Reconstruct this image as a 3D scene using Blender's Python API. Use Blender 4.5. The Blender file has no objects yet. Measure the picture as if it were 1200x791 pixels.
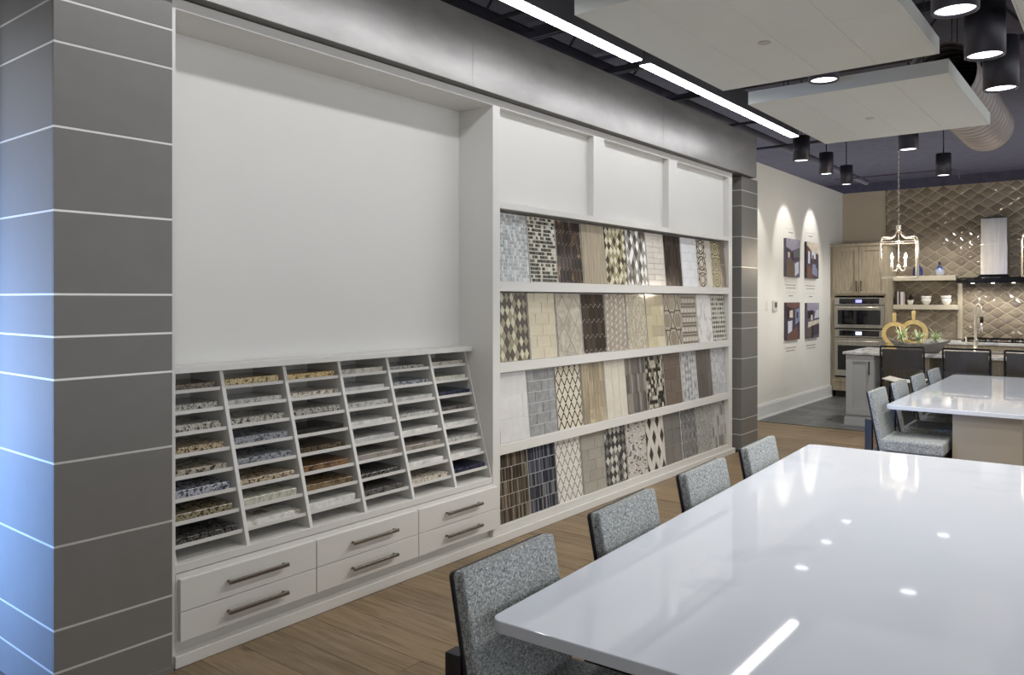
import bpy, bmesh, math, random
from mathutils import Vector, Matrix
random.seed(7)
R = math.radians
S = bpy.context.scene
COL = S.collection

# ------------------------------------------------------------------ camera
CAMX, CAMH = 3.08, 1.52
FPX = 921.6
YAW = math.atan2(726, 921.6)
cam = bpy.data.cameras.new('camera')
cam.sensor_fit = 'HORIZONTAL'
cam.sensor_width = 36.0
cam.lens = FPX / 1200 * 36.0
cam.shift_y = -(395.5 - 350.6) / 1200
cam.clip_start = 0.05
cam_o = bpy.data.objects.new('camera', cam)
cam_o.location = (CAMX, 0, CAMH)
cam_o.rotation_euler = (R(90), 0, YAW)
COL.objects.link(cam_o)
S.camera = cam_o

# ------------------------------------------------------------------ world and exposure
w = bpy.data.worlds.new('world')
S.world = w
w.use_nodes = True
bg = w.node_tree.nodes['Background']
bg.inputs[0].default_value = (0.95, 0.97, 1.0, 1)
bg.inputs[1].default_value = 1.35
S.view_settings.view_transform = 'Standard'
S.view_settings.look = 'None'
S.view_settings.gamma = 1
S.view_settings.use_curve_mapping = False
S.view_settings.exposure = 0.12

STRIP_L = 19.5

# daylight from the shop front behind the camera, towards the end of the panelled column
al = bpy.data.lights.new('shopfront_daylight', 'AREA')
al.shape = 'RECTANGLE'
al.size, al.size_y = 1.6, 1.5
al.color = (0.24, 0.46, 1.0)
al.energy = 60
al.spread = R(48)
alo = bpy.data.objects.new('shopfront_daylight', al)
alo.location = (-1.0, -1.3, 0.9)
alo.rotation_euler = (R(90), 0, 0)
COL.objects.link(alo)

# ------------------------------------------------------------------ materials
MATS = {}


def new_mat(name):
    m = bpy.data.materials.new(name)
    m.use_nodes = True
    nt = m.node_tree
    return m, nt, nt.nodes, nt.links, nt.nodes['Principled BSDF']


def srgb(r, g, b):
    def f(c):
        c /= 255.0
        return c / 12.92 if c <= 0.04045 else ((c + 0.055) / 1.055) ** 2.4
    return (f(r), f(g), f(b), 1)


def flat(name, col, rough=0.5, metal=0.0, var=0.06, vscale=3.0, bump=0.0, bscale=60.0, spec=0.5, coat=0.0):
    """plain surface with slight procedural variation of tone and fine relief"""
    if name in MATS:
        return MATS[name]
    m, nt, N, L, p = new_mat(name)
    tc = N.new('ShaderNodeTexCoord')
    nz = N.new('ShaderNodeTexNoise')
    nz.inputs['Scale'].default_value = vscale
    nz.inputs['Detail'].default_value = 3
    L.new(tc.outputs['Object'], nz.inputs['Vector'])
    rp = N.new('ShaderNodeValToRGB')
    c = Vector(col[:3])
    rp.color_ramp.elements[0].position = 0.3
    rp.color_ramp.elements[1].position = 0.7
    rp.color_ramp.elements[0].color = (*(c * (1 - var)), 1)
    rp.color_ramp.elements[1].color = (*[min(1, q * (1 + var)) for q in c], 1)
    L.new(nz.outputs['Fac'], rp.inputs['Fac'])
    L.new(rp.outputs['Color'], p.inputs['Base Color'])
    p.inputs['Roughness'].default_value = rough
    p.inputs['Metallic'].default_value = metal
    p.inputs['Specular IOR Level'].default_value = spec
    p.inputs['Coat Weight'].default_value = coat
    if bump:
        n2 = N.new('ShaderNodeTexNoise')
        n2.inputs['Scale'].default_value = bscale
        L.new(tc.outputs['Object'], n2.inputs['Vector'])
        b = N.new('ShaderNodeBump')
        b.inputs['Strength'].default_value = bump
        b.inputs['Distance'].default_value = 0.002
        L.new(n2.outputs['Fac'], b.inputs['Height'])
        L.new(b.outputs['Normal'], p.inputs['Normal'])
    MATS[name] = m
    return m


def emit(name, col, strength):
    if name in MATS:
        return MATS[name]
    m, nt, N, L, p = new_mat(name)
    p.inputs['Base Color'].default_value = (0.8, 0.8, 0.8, 1)
    p.inputs['Emission Color'].default_value = col
    p.inputs['Emission Strength'].default_value = strength
    MATS[name] = m
    return m


def ramp_mat(name, stops, scale=40, detail=6, rough=0.25, stretch=(1, 1, 1), distort=0.0, rand=True,
             bump=0.0, kind='noise', spec=0.5, rot=(0, 0, 0), nrough=0.6):
    """several-tone stone, wood or cloth: noise through a ramp, shifted per object"""
    if name in MATS:
        return MATS[name]
    m, nt, N, L, p = new_mat(name)
    tc = N.new('ShaderNodeTexCoord')
    mp = N.new('ShaderNodeMapping')
    mp.inputs['Scale'].default_value = stretch
    mp.inputs['Rotation'].default_value = rot
    L.new(tc.outputs['Object'], mp.inputs['Vector'])
    src = mp.outputs['Vector']
    if rand:
        oi = N.new('ShaderNodeObjectInfo')
        mu = N.new('ShaderNodeVectorMath')
        mu.operation = 'SCALE'
        mu.inputs[0].default_value = (31.0, 17.0, 23.0)
        L.new(oi.outputs['Random'], mu.inputs['Scale'])
        ad = N.new('ShaderNodeVectorMath')
        ad.operation = 'ADD'
        L.new(src, ad.inputs[0])
        L.new(mu.outputs['Vector'], ad.inputs[1])
        src = ad.outputs['Vector']
    if kind == 'noise':
        nz = N.new('ShaderNodeTexNoise')
        nz.inputs['Scale'].default_value = scale
        nz.inputs['Detail'].default_value = detail
        nz.inputs['Roughness'].default_value = nrough
        nz.inputs['Distortion'].default_value = distort
        fac = nz.outputs['Fac']
    else:
        nz = N.new('ShaderNodeTexVoronoi')
        nz.inputs['Scale'].default_value = scale
        sp = N.new('ShaderNodeSeparateColor')
        L.new(nz.outputs['Color'], sp.inputs[0])
        fac = sp.outputs[0]
    L.new(src, nz.inputs['Vector'])
    rp = N.new('ShaderNodeValToRGB')
    el = rp.color_ramp.elements
    while len(el) < len(stops):
        el.new(0.5)
    for e, (pos, c) in zip(el, stops):
        e.position = pos
        e.color = c
    L.new(fac, rp.inputs['Fac'])
    L.new(rp.outputs['Color'], p.inputs['Base Color'])
    p.inputs['Roughness'].default_value = rough
    p.inputs['Specular IOR Level'].default_value = spec
    if bump:
        b = N.new('ShaderNodeBump')
        b.inputs['Strength'].default_value = bump
        b.inputs['Distance'].default_value = 0.003
        L.new(fac, b.inputs['Height'])
        L.new(b.outputs['Normal'], p.inputs['Normal'])
    MATS[name] = m
    return m


def granite(name, dark, mid, light, scale=70, speck=1.0):
    k = 0.12 * speck
    return ramp_mat(name, [(0.5 - k, dark), (0.5 - k * 0.25, mid), (0.5 + k * 0.5, light), (0.5 + k, mid)],
                    scale=scale, detail=3, rough=0.15, nrough=0.7)


def plank_mat(name, tones, scale=1.0, rough=0.45, axis_stretch=(1.2, 14, 14), knots=True, pvar=0.16):
    """timber: long grain along local X, tone varies per plank"""
    m, nt, N, L, p = new_mat(name)
    tc = N.new('ShaderNodeTexCoord')
    oi = N.new('ShaderNodeObjectInfo')
    mu = N.new('ShaderNodeVectorMath'); mu.operation = 'SCALE'
    mu.inputs[0].default_value = (37.0, 11.0, 19.0)
    L.new(oi.outputs['Random'], mu.inputs['Scale'])
    ad = N.new('ShaderNodeVectorMath'); ad.operation = 'ADD'
    L.new(tc.outputs['Object'], ad.inputs[0]); L.new(mu.outputs['Vector'], ad.inputs[1])
    mp = N.new('ShaderNodeMapping'); mp.inputs['Scale'].default_value = axis_stretch
    L.new(ad.outputs['Vector'], mp.inputs['Vector'])
    nz = N.new('ShaderNodeTexNoise'); nz.inputs['Scale'].default_value = 2.2 * scale
    nz.inputs['Detail'].default_value = 7; nz.inputs['Roughness'].default_value = 0.62
    nz.inputs['Distortion'].default_value = 0.8
    L.new(mp.outputs['Vector'], nz.inputs['Vector'])
    rp = N.new('ShaderNodeValToRGB')
    rp.color_ramp.elements[0].position = 0.28; rp.color_ramp.elements[0].color = tones[0]
    rp.color_ramp.elements[1].position = 0.7; rp.color_ramp.elements[1].color = tones[2]
    e = rp.color_ramp.elements.new(0.48); e.color = tones[1]
    L.new(nz.outputs['Fac'], rp.inputs['Fac'])
    hs = N.new('ShaderNodeHueSaturation')
    mr = N.new('ShaderNodeMapRange')
    mr.inputs[3].default_value = 1 - pvar; mr.inputs[4].default_value = 1 + pvar
    L.new(oi.outputs['Random'], mr.inputs[0]); L.new(mr.outputs[0], hs.inputs['Value'])
    out = rp.outputs['Color']
    if knots:
        n2 = N.new('ShaderNodeTexNoise'); n2.inputs['Scale'].default_value = 2.6
        mp2 = N.new('ShaderNodeMapping'); mp2.inputs['Scale'].default_value = (1.0, 2.2, 1)
        L.new(ad.outputs['Vector'], mp2.inputs['Vector']); L.new(mp2.outputs['Vector'], n2.inputs['Vector'])
        r2 = N.new('ShaderNodeValToRGB')
        r2.color_ramp.elements[0].position = 0.68; r2.color_ramp.elements[0].color = (0, 0, 0, 1)
        r2.color_ramp.elements[1].position = 0.78; r2.color_ramp.elements[1].color = (1, 1, 1, 1)
        L.new(n2.outputs['Fac'], r2.inputs['Fac'])
        mx = N.new('ShaderNodeMix'); mx.data_type = 'RGBA'
        L.new(r2.outputs['Color'], mx.inputs[0]); L.new(out, mx.inputs[6])
        mx.inputs[7].default_value = tuple(q * 0.35 for q in tones[0][:3]) + (1,)
        out = mx.outputs[2]
    L.new(out, hs.inputs['Color'])
    L.new(hs.outputs['Color'], p.inputs['Base Color'])
    p.inputs['Roughness'].default_value = rough
    b = N.new('ShaderNodeBump'); b.inputs['Strength'].default_value = 0.15; b.inputs['Distance'].default_value = 0.002
    L.new(nz.outputs['Fac'], b.inputs['Height']); L.new(b.outputs['Normal'], p.inputs['Normal'])
    MATS[name] = m
    return m


WHITE = flat('white_lacquer', srgb(221, 220, 216), 0.35, var=0.01)
WALLW = flat('white_wall_paint', srgb(222, 222, 217), 0.6, var=0.015)
BEIGE = flat('beige_wall_paint', srgb(190, 180, 162), 0.7, var=0.02)
GREYP = flat('grey_panel_laminate', srgb(126, 124, 121), 0.38, var=0.03, vscale=9, spec=0.4)
REVEAL = flat('light_metal_reveal', srgb(225, 224, 220), 0.3, metal=0.3, var=0.02)
BRUSH = ramp_mat('brushed_metal_laminate', [(0.3, srgb(138, 136, 134)), (0.7, srgb(164, 162, 159))], scale=3, detail=5,
                 rough=0.34, rand=False, stretch=(1, 0.6, 1.6))
BRUSH.node_tree.nodes['Principled BSDF'].inputs['Metallic'].default_value = 0.3
DARK = flat('dark_ceiling_paint', srgb(48, 43, 55), 0.9, var=0.25, vscale=6)
DARK2 = flat('dark_joist_paint', srgb(46, 42, 52), 0.8, var=0.2)
BLACKM = flat('black_metal', srgb(34, 33, 35), 0.4, metal=0.6)
CYLM = flat('charcoal_lamp_metal', srgb(58, 56, 66), 0.45, metal=0.3)
HOUSE = flat('strip_lamp_housing', srgb(70, 70, 74), 0.5)
CLOUD = flat('white_acoustic_board', srgb(216, 219, 214), 0.75, var=0.015, bump=0.1, bscale=250)
STEEL = ramp_mat('brushed_steel', [(0.3, srgb(166, 163, 156)), (0.7, srgb(188, 184, 176))], scale=4, rough=0.3, stretch=(7, 1, 0.5), rand=False)
STEEL.node_tree.nodes['Principled BSDF'].inputs['Metallic'].default_value = 0.95
CHROME = flat('polished_nickel', srgb(232, 224, 210), 0.25, metal=0.7, var=0.01)
HANDLE = flat('brushed_nickel_handle', srgb(128, 122, 114), 0.35, metal=0.9, var=0.04)
QUARTZ = ramp_mat('daylight_tinted_quartz', [(0.35, srgb(222, 229, 241)), (0.6, srgb(227, 233, 244)), (0.72, srgb(213, 220, 233))], scale=1.6,  # bluish daylight tint is put into the white quartz colour
                  detail=8, rough=0.035, rand=False, distort=0.7, spec=0.4)
MARBLE = ramp_mat('grey_white_marble', [(0.35, srgb(150, 152, 156)), (0.5, srgb(225, 226, 228)), (0.7, srgb(240, 240, 240))], scale=5,
                  detail=8, rough=0.15, distort=1.4)
TANPANEL = flat('taupe_table_base', srgb(168, 158, 142), 0.4, var=0.02)
WOODG = plank_mat('grey_limed_wood', [srgb(140, 129, 110), srgb(166, 155, 134), srgb(184, 173, 152)], 1.5, 0.45, (14, 14, 1.0), knots=False, pvar=0.03)
OAK = plank_mat('oak_floor_board', [srgb(98, 80, 56), srgb(128, 108, 80), srgb(148, 128, 100)])
GREYF = plank_mat('grey_floor_board', [srgb(46, 48, 50), srgb(86, 88, 90), srgb(138, 140, 142)], 1.6, 0.4, knots=False, pvar=0.3)
SUBFL = flat('dark_floor_joint', srgb(70, 55, 38), 0.8)
LEATHER = flat('brown_grey_leather', srgb(88, 82, 76), 0.5, var=0.12, vscale=12, bump=0.3, bscale=120)
SEATHIDE = flat('pale_hide', srgb(206, 203, 198), 0.5, var=0.05)
DARKWOOD = ramp_mat('black_stained_wood', [(0.3, srgb(28, 26, 28)), (0.7, srgb(48, 45, 46))], scale=5, stretch=(8, 8, 1), rough=0.4)
SHELLM = flat('black_piping', srgb(24, 24, 32), 0.5)
GLASSB = flat('black_glass', srgb(18, 18, 22), 0.06, var=0.0)
CERAM = flat('white_ceramic', srgb(232, 230, 224), 0.15, var=0.01)
GOLD = flat('gold_lacquered_wood', srgb(208, 186, 128), 0.3, metal=0.15, var=0.15, vscale=20)
BULB = emit('candle_bulb_glow', (1.0, 0.82, 0.62, 1), 60)
DIFF = emit('strip_diffuser_glow', (0.97, 0.97, 1.0, 1), STRIP_L)
LENS = emit('downlight_lens_glow', (0.92, 0.95, 1.0, 1), 4)
BLUED = emit('blue_display_glow', (0.06, 0.08, 1.0, 1), 1.6)
WHITED = emit('white_display_glow', (0.6, 0.75, 1.0, 1), 1.0)


def tweed():
    m, nt, N, L, p = new_mat('grey_tweed')
    tc = N.new('ShaderNodeTexCoord')
    outs = []
    for st in ((240, 40, 40), (40, 40, 240), (40, 240, 40)):
        mp = N.new('ShaderNodeMapping'); mp.inputs['Scale'].default_value = st
        L.new(tc.outputs['Object'], mp.inputs['Vector'])
        nz = N.new('ShaderNodeTexNoise'); nz.inputs['Scale'].default_value = 2.9
        nz.inputs['Detail'].default_value = 4; nz.inputs['Roughness'].default_value = 0.7
        L.new(mp.outputs['Vector'], nz.inputs['Vector'])
        outs.append(nz.outputs['Fac'])
    a = N.new('ShaderNodeMath'); a.operation = 'ADD'
    L.new(outs[0], a.inputs[0]); L.new(outs[1], a.inputs[1])
    a2 = N.new('ShaderNodeMath'); a2.operation = 'ADD'
    L.new(a.outputs[0], a2.inputs[0]); L.new(outs[2], a2.inputs[1])
    d = N.new('ShaderNodeMath'); d.operation = 'DIVIDE'; d.inputs[1].default_value = 3
    L.new(a2.outputs[0], d.inputs[0])
    rp = N.new('ShaderNodeValToRGB')
    rp.color_ramp.elements[0].position = 0.40; rp.color_ramp.elements[0].color = srgb(70, 74, 78)
    rp.color_ramp.elements[1].position = 0.60; rp.color_ramp.elements[1].color = srgb(232, 234, 232)
    e = rp.color_ramp.elements.new(0.51); e.color = srgb(160, 165, 166)
    L.new(d.outputs[0], rp.inputs['Fac'])
    L.new(rp.outputs['Color'], p.inputs['Base Color'])
    p.inputs['Roughness'].default_value = 0.9
    p.inputs['Specular IOR Level'].default_value = 0.2
    b = N.new('ShaderNodeBump'); b.inputs['Strength'].default_value = 0.4; b.inputs['Distance'].default_value = 0.002
    L.new(d.outputs[0], b.inputs['Height']); L.new(b.outputs['Normal'], p.inputs['Normal'])
    return m


TWEED = tweed()


# ------------------------------------------------------------------ mesh building
class MB:
    def __init__(self):
        self.v, self.f, self.mi, self.sm = [], [], [], []

    def poly(self, pts, mi=0, smooth=False):
        n = len(self.v)
        self.v += [tuple(p) for p in pts]
        self.f.append(tuple(range(n, n + len(pts)))); self.mi.append(mi); self.sm.append(smooth)

    def box(self, x0, x1, y0, y1, z0, z1, mi=0):
        n = len(self.v)
        self.v += [(x0, y0, z0), (x1, y0, z0), (x1, y1, z0), (x0, y1, z0), (x0, y0, z1), (x1, y0, z1), (x1, y1, z1), (x0, y1, z1)]
        for q in ((0, 3, 2, 1), (4, 5, 6, 7), (0, 1, 5, 4), (1, 2, 6, 5), (2, 3, 7, 6), (3, 0, 4, 7)):
            self.f.append(tuple(n + i for i in q)); self.mi.append(mi); self.sm.append(False)
        return self

    def prism(self, pts, d, mi=0):
        """convex or simple polygon of 3D points extruded by vector d (front face last)"""
        d = Vector(d); n = len(self.v); k = len(pts)
        self.v += [tuple(p) for p in pts] + [tuple(Vector(p) + d) for p in pts]
        self.f.append(tuple(n + k - 1 - i for i in range(k))); self.f.append(tuple(n + k + i for i in range(k)))
        for i in range(k):
            j = (i + 1) % k
            self.f.append((n + i, n + j, n + k + j, n + k + i))
        self.mi += [mi] * (k + 2); self.sm += [False] * (k + 2)
        return self

    def lathe(self, prof, seg=24, c=(0, 0, 0), mi=0, smooth=True, cap=True):
        n = len(self.v)
        for r, z in prof:
            for i in range(seg):
                a = 2 * math.pi * i / seg
                self.v.append((c[0] + r * math.cos(a), c[1] + r * math.sin(a), c[2] + z))
        for k in range(len(prof) - 1):
            for i in range(seg):
                j = (i + 1) % seg
                self.f.append((n + k * seg + i, n + k * seg + j, n + (k + 1) * seg + j, n + (k + 1) * seg + i))
                self.mi.append(mi); self.sm.append(smooth)
        if cap:
            if prof[0][0] > 1e-4:
                self.f.append(tuple(n + seg - 1 - i for i in range(seg))); self.mi.append(mi); self.sm.append(False)
            if prof[-1][0] > 1e-4:
                b = n + (len(prof) - 1) * seg
                self.f.append(tuple(b + i for i in range(seg))); self.mi.append(mi); self.sm.append(False)
        return self

    def tube(self, pts, r, seg=8, mi=0, closed=False):
        pts = [Vector(p) for p in pts]
        n = len(self.v); k = len(pts)
        up = Vector((0, 0, 1))
        for i, p in enumerate(pts):
            a = pts[i - 1] if (i > 0 or closed) else p
            b = pts[(i + 1) % k] if (i < k - 1 or closed) else p
            t = (b - a).normalized() if (b - a).length > 1e-9 else Vector((0, 0, 1))
            u = t.cross(up)
            if u.length < 0.05:
                u = t.cross(Vector((0, 1, 0)))
            u.normalize(); vv = u.cross(t)
            rr = r[i] if isinstance(r, (list, tuple)) else r
            for s in range(seg):
                an = 2 * math.pi * s / seg
                self.v.append(tuple(p + (u * math.cos(an) + vv * math.sin(an)) * rr))
        rng = k if closed else k - 1
        for i in range(rng):
            i2 = (i + 1) % k
            for s in range(seg):
                s2 = (s + 1) % seg
                self.f.append((n + i * seg + s, n + i2 * seg + s, n + i2 * seg + s2, n + i * seg + s2))
                self.mi.append(mi); self.sm.append(True)
        if not closed:
            self.f.append(tuple(n + s for s in range(seg))); self.f.append(tuple(n + (k - 1) * seg + seg - 1 - s for s in range(seg)))
            self.mi += [mi] * 2; self.sm += [False] * 2
        return self

    def mesh(self, name, mats):
        me = bpy.data.meshes.new(name)
        me.from_pydata(self.v, [], self.f)
        for m in (mats if isinstance(mats, (list, tuple)) else [mats]):
            me.materials.append(m)
        me.polygons.foreach_set('material_index', self.mi)
        me.polygons.foreach_set('use_smooth', self.sm)
        bm = bmesh.new(); bm.from_mesh(me)
        bmesh.ops.recalc_face_normals(bm, faces=bm.faces[:])
        bm.to_mesh(me); bm.free()
        me.update()
        return me

    def build(self, name, mats, parent=None, bevel=0.0, seg=2, loc=None, kind=None):
        me = self.mesh(name, mats)
        if bevel:
            bm = bmesh.new(); bm.from_mesh(me)
            bmesh.ops.remove_doubles(bm, verts=bm.verts[:], dist=1e-6)
            es = [e for e in bm.edges if len(e.link_faces) == 2 and e.calc_face_angle(0) > R(30)]
            bmesh.ops.bevel(bm, geom=es, offset=bevel, segments=seg, affect='EDGES', profile=0.5, clamp_overlap=True)
            bm.to_mesh(me); bm.free()
        return link(name, me, parent, loc, kind)


def link(name, me, parent=None, loc=None, kind=None):
    o = bpy.data.objects.new(name, me)
    COL.objects.link(o)
    if parent is not None:
        o.parent = parent
    if loc is not None:
        o.location = loc
    if kind:
        o['kind'] = kind
    return o


def tag(o, label, cat, group=None):
    o['label'] = label; o['category'] = cat
    if group:
        o['group'] = group
    return o


def thing(name, label, cat, loc=(0, 0, 0), rz=0.0, group=None):
    o = bpy.data.objects.new(name, None)
    o.empty_display_size = 0.1
    COL.objects.link(o)
    o.location = loc; o.rotation_euler = (0, 0, rz)
    return tag(o, label, cat, group)


def struct(name, mb, mat, parent=None, bevel=0.0):
    return mb.build(name, mat, parent, bevel=bevel, kind='structure')


def copy_tree(o, parent=None):
    c = o.copy(); COL.objects.link(c); c.parent = parent
    for ch in list(o.children):
        copy_tree(ch, c)
    return c


def B(*a):
    return MB().box(*a)


# ------------------------------------------------------------------ floor
floor = struct('floor', B(-6, 8, -4.5, 9.6, -0.06, -0.012), SUBFL)
PW = 0.19
y = -0.3
row = 0
pm = {}
cnt = 0
while y < 9.6:
    y1 = min(y + PW, 9.6)
    xl = -0.62 if y > 7.9 else 0.0
    x = xl - random.uniform(0.0, 1.2)
    while x < 4.4:
        ln = random.choice((1.5, 1.8, 2.1))
        x0, x1 = max(x, xl), x + ln
        if x1 > xl + 0.05:
            key = (round(x1 - x0, 3), round(y1 - y, 3))
            if key not in pm:
                hx, hy = key[0] / 2 - 0.0012, key[1] / 2 - 0.0012
                pm[key] = B(-hx, hx, -hy, hy, -0.012, 0.0).mesh('plank', OAK)
            if cnt < 296:
                link('plank', pm[key], floor, ((x0 + x1) / 2, (y + y1) / 2, random.uniform(-0.0008, 0)))
                cnt += 1
        x += ln
    y += PW

kfloor = struct('floor_kitchen', B(-0.62, 8, 9.6, 13.4, -0.06, -0.008), flat('grey_floor_joint', srgb(50, 50, 52), 0.8))
pm = {}
y = 9.6
while y < 13.39:
    y1 = min(y + 0.152, 13.4)
    x = -0.62 - random.uniform(0, 0.7)
    while x < 3.3:
        x0, x1 = max(x, -0.62), x + 0.92
        key = (round(x1 - x0, 2), round(y1 - y, 3))
        if key not in pm:
            hx, hy = key[0] / 2 - 0.001, key[1] / 2 - 0.001
            pm[key] = B(-hx, hx, -hy, hy, -0.008, 0.002).mesh('plank', GREYF)
        link('plank', pm[key], kfloor, ((x0 + x1) / 2, (y + y1) / 2, 0))
        x += 0.92
    y += 0.152
struct('trim_floor_edge', B(-0.62, 6.0, 9.585, 9.6, -0.01, 0.006), flat('steel_threshold', srgb(120, 116, 108), 0.4, metal=0.7))

# ------------------------------------------------------------------ walls
struct('wall_left', B(-0.78, -0.62, 8.08, 13.5, 0, 3.245), WALLW)
struct('wall_display', B(-0.75, -0.55, 1.2, 8.06, 0, 3.2), BEIGE)
wb = struct('wall_back', B(-0.8, 6.0, 13.4, 13.55, 0, 3.235), BEIGE)
bb = MB().box(-0.62, -0.598, 8.1, 12.74, 0, 0.165).box(-0.62, -0.606, 8.1, 12.74, 0.165, 0.185).box(-0.598, -0.585, 8.1, 12.74, 0, 0.02)
struct('baseboard_left', bb, flat('white_gloss_trim', srgb(222, 224, 224), 0.35, var=0.01))

# ------------------------------------------------------------------ ceiling deck with joists
ce = struct('ceiling', B(-6, 9, -4.5, 22, 4.3, 4.4), DARK)
struct('wall_far', B(-6, 9, 20, 20.2, 3.0, 4.4), DARK)
struct('wall_near_light_block', B(-6, 8, -4.7, -4.5, 0, 4.3), BEIGE)  # unseen wall added behind the camera to block world light
jm = MB()
for k in range(5):
    yy = 2.6 + k * 1.25
    for zz in (3.62, 4.2):
        jm.box(-3.5, 6.5, yy - 0.035, yy - 0.01, zz, zz + 0.05)
        jm.box(-3.5, 6.5, yy + 0.01, yy + 0.035, zz, zz + 0.05)
    xx = -3.5
    up = True
    while xx < 6.5:
        a, b = (xx, yy, 3.64 if up else 4.22), (xx + 0.5, yy, 4.22 if up else 3.64)
        jm.tube([a, b], 0.014, 5)
        up = not up
        xx += 0.5
jo = jm.build('joist_webs', DARK2, ce, kind='stuff')
# pipes and cable trays under the deck
pp = MB()
pp.tube([(-3, 2.2, 3.75), (-0.9, 2.2, 3.75), (-0.9, 16, 3.75)], 0.05, 10)
pp.tube([(-1.6, -2, 3.6), (-1.6, 16, 3.6)], 0.06, 10)
pp.tube([(-2.3, -2, 3.7), (-2.3, 16, 3.7)], 0.04, 8)
for yy in (4.4, 6.0, 7.3, 8.8, 10.4):
    pp.tube([(-2.6, yy, 3.55), (0.3, yy, 3.55)], 0.018, 8)
pp.build('ceiling_pipes', DARK2, ce, kind='stuff')

MB().tube([(-0.6, 12.9, 3.40), (1.02, 12.9, 3.40), (1.09, 12.9, 3.38), (1.12, 12.9, 3.33), (1.12, 12.9, 3.25)], 0.014, 8).build('conduit', flat('grey_conduit', srgb(96, 88, 104), 0.5), ce)

# ------------------------------------------------------------------ panelled columns
SEAMS = [0.0, 0.155, 0.31, 0.615, 0.92, 1.225, 1.382, 1.538, 1.845, 2.152, 2.462, 2.62, 2.763]


def column(label, y0, y1, x0, base):
    t = thing('panelled_column', label, 'column', (0, y0, 0))
    B(x0 + 0.012, -0.0015, 0.0015, y1 - y0 - 0.0015, 0, 2.757).build('core', REVEAL, t)
    for a, b in zip(SEAMS[:-1], SEAMS[1:]):
        g = 0.0042
        za, zb = a + (g if a > 0 else 0), b - g
        B(-0.010, 0.0, 0.0, y1 - y0, za, zb).build('panel', GREYP, t, bevel=0.0012, seg=1)
        B(x0, -0.0102, 0.0, 0.010, za, zb).build('panel', GREYP, t, bevel=0.0012, seg=1)
        B(x0, -0.0102, y1 - y0 - 0.010, y1 - y0, za, zb).build('panel', GREYP, t, bevel=0.0012, seg=1)
    if base:
        B(x0, 0.012, -0.012, y1 - y0, 0, 0.022).build('plinth', GREYP, t)
    return t


column('tall grey panelled column standing beside the stone sample rack', 1.215, 1.666, -0.54, True)
column('grey panelled column between tile shelves and white picture wall', 7.64, 8.07, -0.54, False)

# header bulkhead above the casework, three sheets of brushed laminate
hd = thing('header_bulkhead', 'long brushed silver-grey bulkhead above the white display casework', 'bulkhead', (0, 0, 2.765))
B(-0.54, 0.045, -2.5, 7.89, 0.002, 0.418).build('core', flat('grey_core', srgb(110, 108, 106), 0.6), hd)
for a, b in ((-2.5, 1.1), (1.1, 3.47), (3.47, 5.85), (5.85, 7.90)):
    B(0.045, 0.055, a + 0.001, b - 0.001, 0.0, 0.42).build('panel', BRUSH, hd)
B(-0.54, 0.045, 7.89, 7.90, 0.0, 0.42).build('panel', BRUSH, hd)

# ------------------------------------------------------------------ display casework: left bay
CF = -0.018      # face of the casework
bay = thing('display_bay', 'white open display niche with tall blank back panel above the sample rack', 'display niche', (0, 1.667, 0))
by = 1.667
L_ = 3.742 - by
B(-0.30, CF, 0.0, 0.022, 0.0, 2.763).build('side_panel', WHITE, bay)
B(-0.54, CF, L_, L_ + 0.058, 0.052, 2.763).build('divider_panel', WHITE, bay)
B(-0.315, -0.30, 0.0, L_, 1.1935, 2.763).build('back_panel', WHITE, bay)
B(-0.30, CF, 0.022, L_, 2.718, 2.763).build('top_panel', WHITE, bay)
B(-0.30, -0.188, 0.022, L_, 1.1935, 1.222).build('ledge', WHITE, bay, bevel=0.002)

# tile case
ty0, ty1 = 3.80, 7.446
case = thing('tile_display_case', 'white wall case with four tile shelves and three blank upper panels', 'display case', (0, ty0, 0))
TL = ty1 - ty0
B(-0.20, -0.19, 0, TL, 0.05, 2.763).build('back_panel', WHITE, case)
B(-0.19, CF, 0, TL, 2.716, 2.763).build('top_rail', WHITE, case)
B(-0.19, CF, TL - 0.085, TL, 0.052, 2.716).build('end_stile', WHITE, case)
B(-0.19, CF, 0.0, 0.012, 0.052, 2.716).build('end_stile', WHITE, case)
SH = [(2.089, 2.130), (1.569, 1.632), (1.058, 1.121), (0.543, 0.608), (0.052, 0.100)]
for a, b in SH:
    B(-0.19, CF, 0.012, TL - 0.085, a, b).build('shelf', WHITE, case, bevel=0.0015, seg=1)
for a, b in ((4.90, 5.05), (6.09, 6.25)):
    B(-0.075, CF, a - ty0, b - ty0, 2.130, 2.716).build('mullion', WHITE, case)
for a, b in ((0.012, 1.10), (1.25, 2.29), (2.45, TL - 0.085)):
    B(-0.085, -0.075, a, b, 2.130, 2.716).build('blank_panel', WHITE, case)
struct('baseboard_display', MB().box(-0.5, 0.0, 1.68, 7.482, 0, 0.05).box(-0.5, CF - 0.03, 1.68, 3.80, 0.05, 0.1), WHITE, bevel=0.002)

# ------------------------------------------------------------------ slanted sample rack
rk = thing('sample_rack', 'white slanted rack of six bays holding stone slab samples on trays', 'rack', (0, 1.69, 0.385))
RY = 0.3445
zt_, zb_ = 1.192, 0.42
xt_, xb_ = -0.245, -0.022


def xs(z):
    return xb_ + (xt_ - xb_) * (z - zb_) / (zt_ - zb_)


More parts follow.
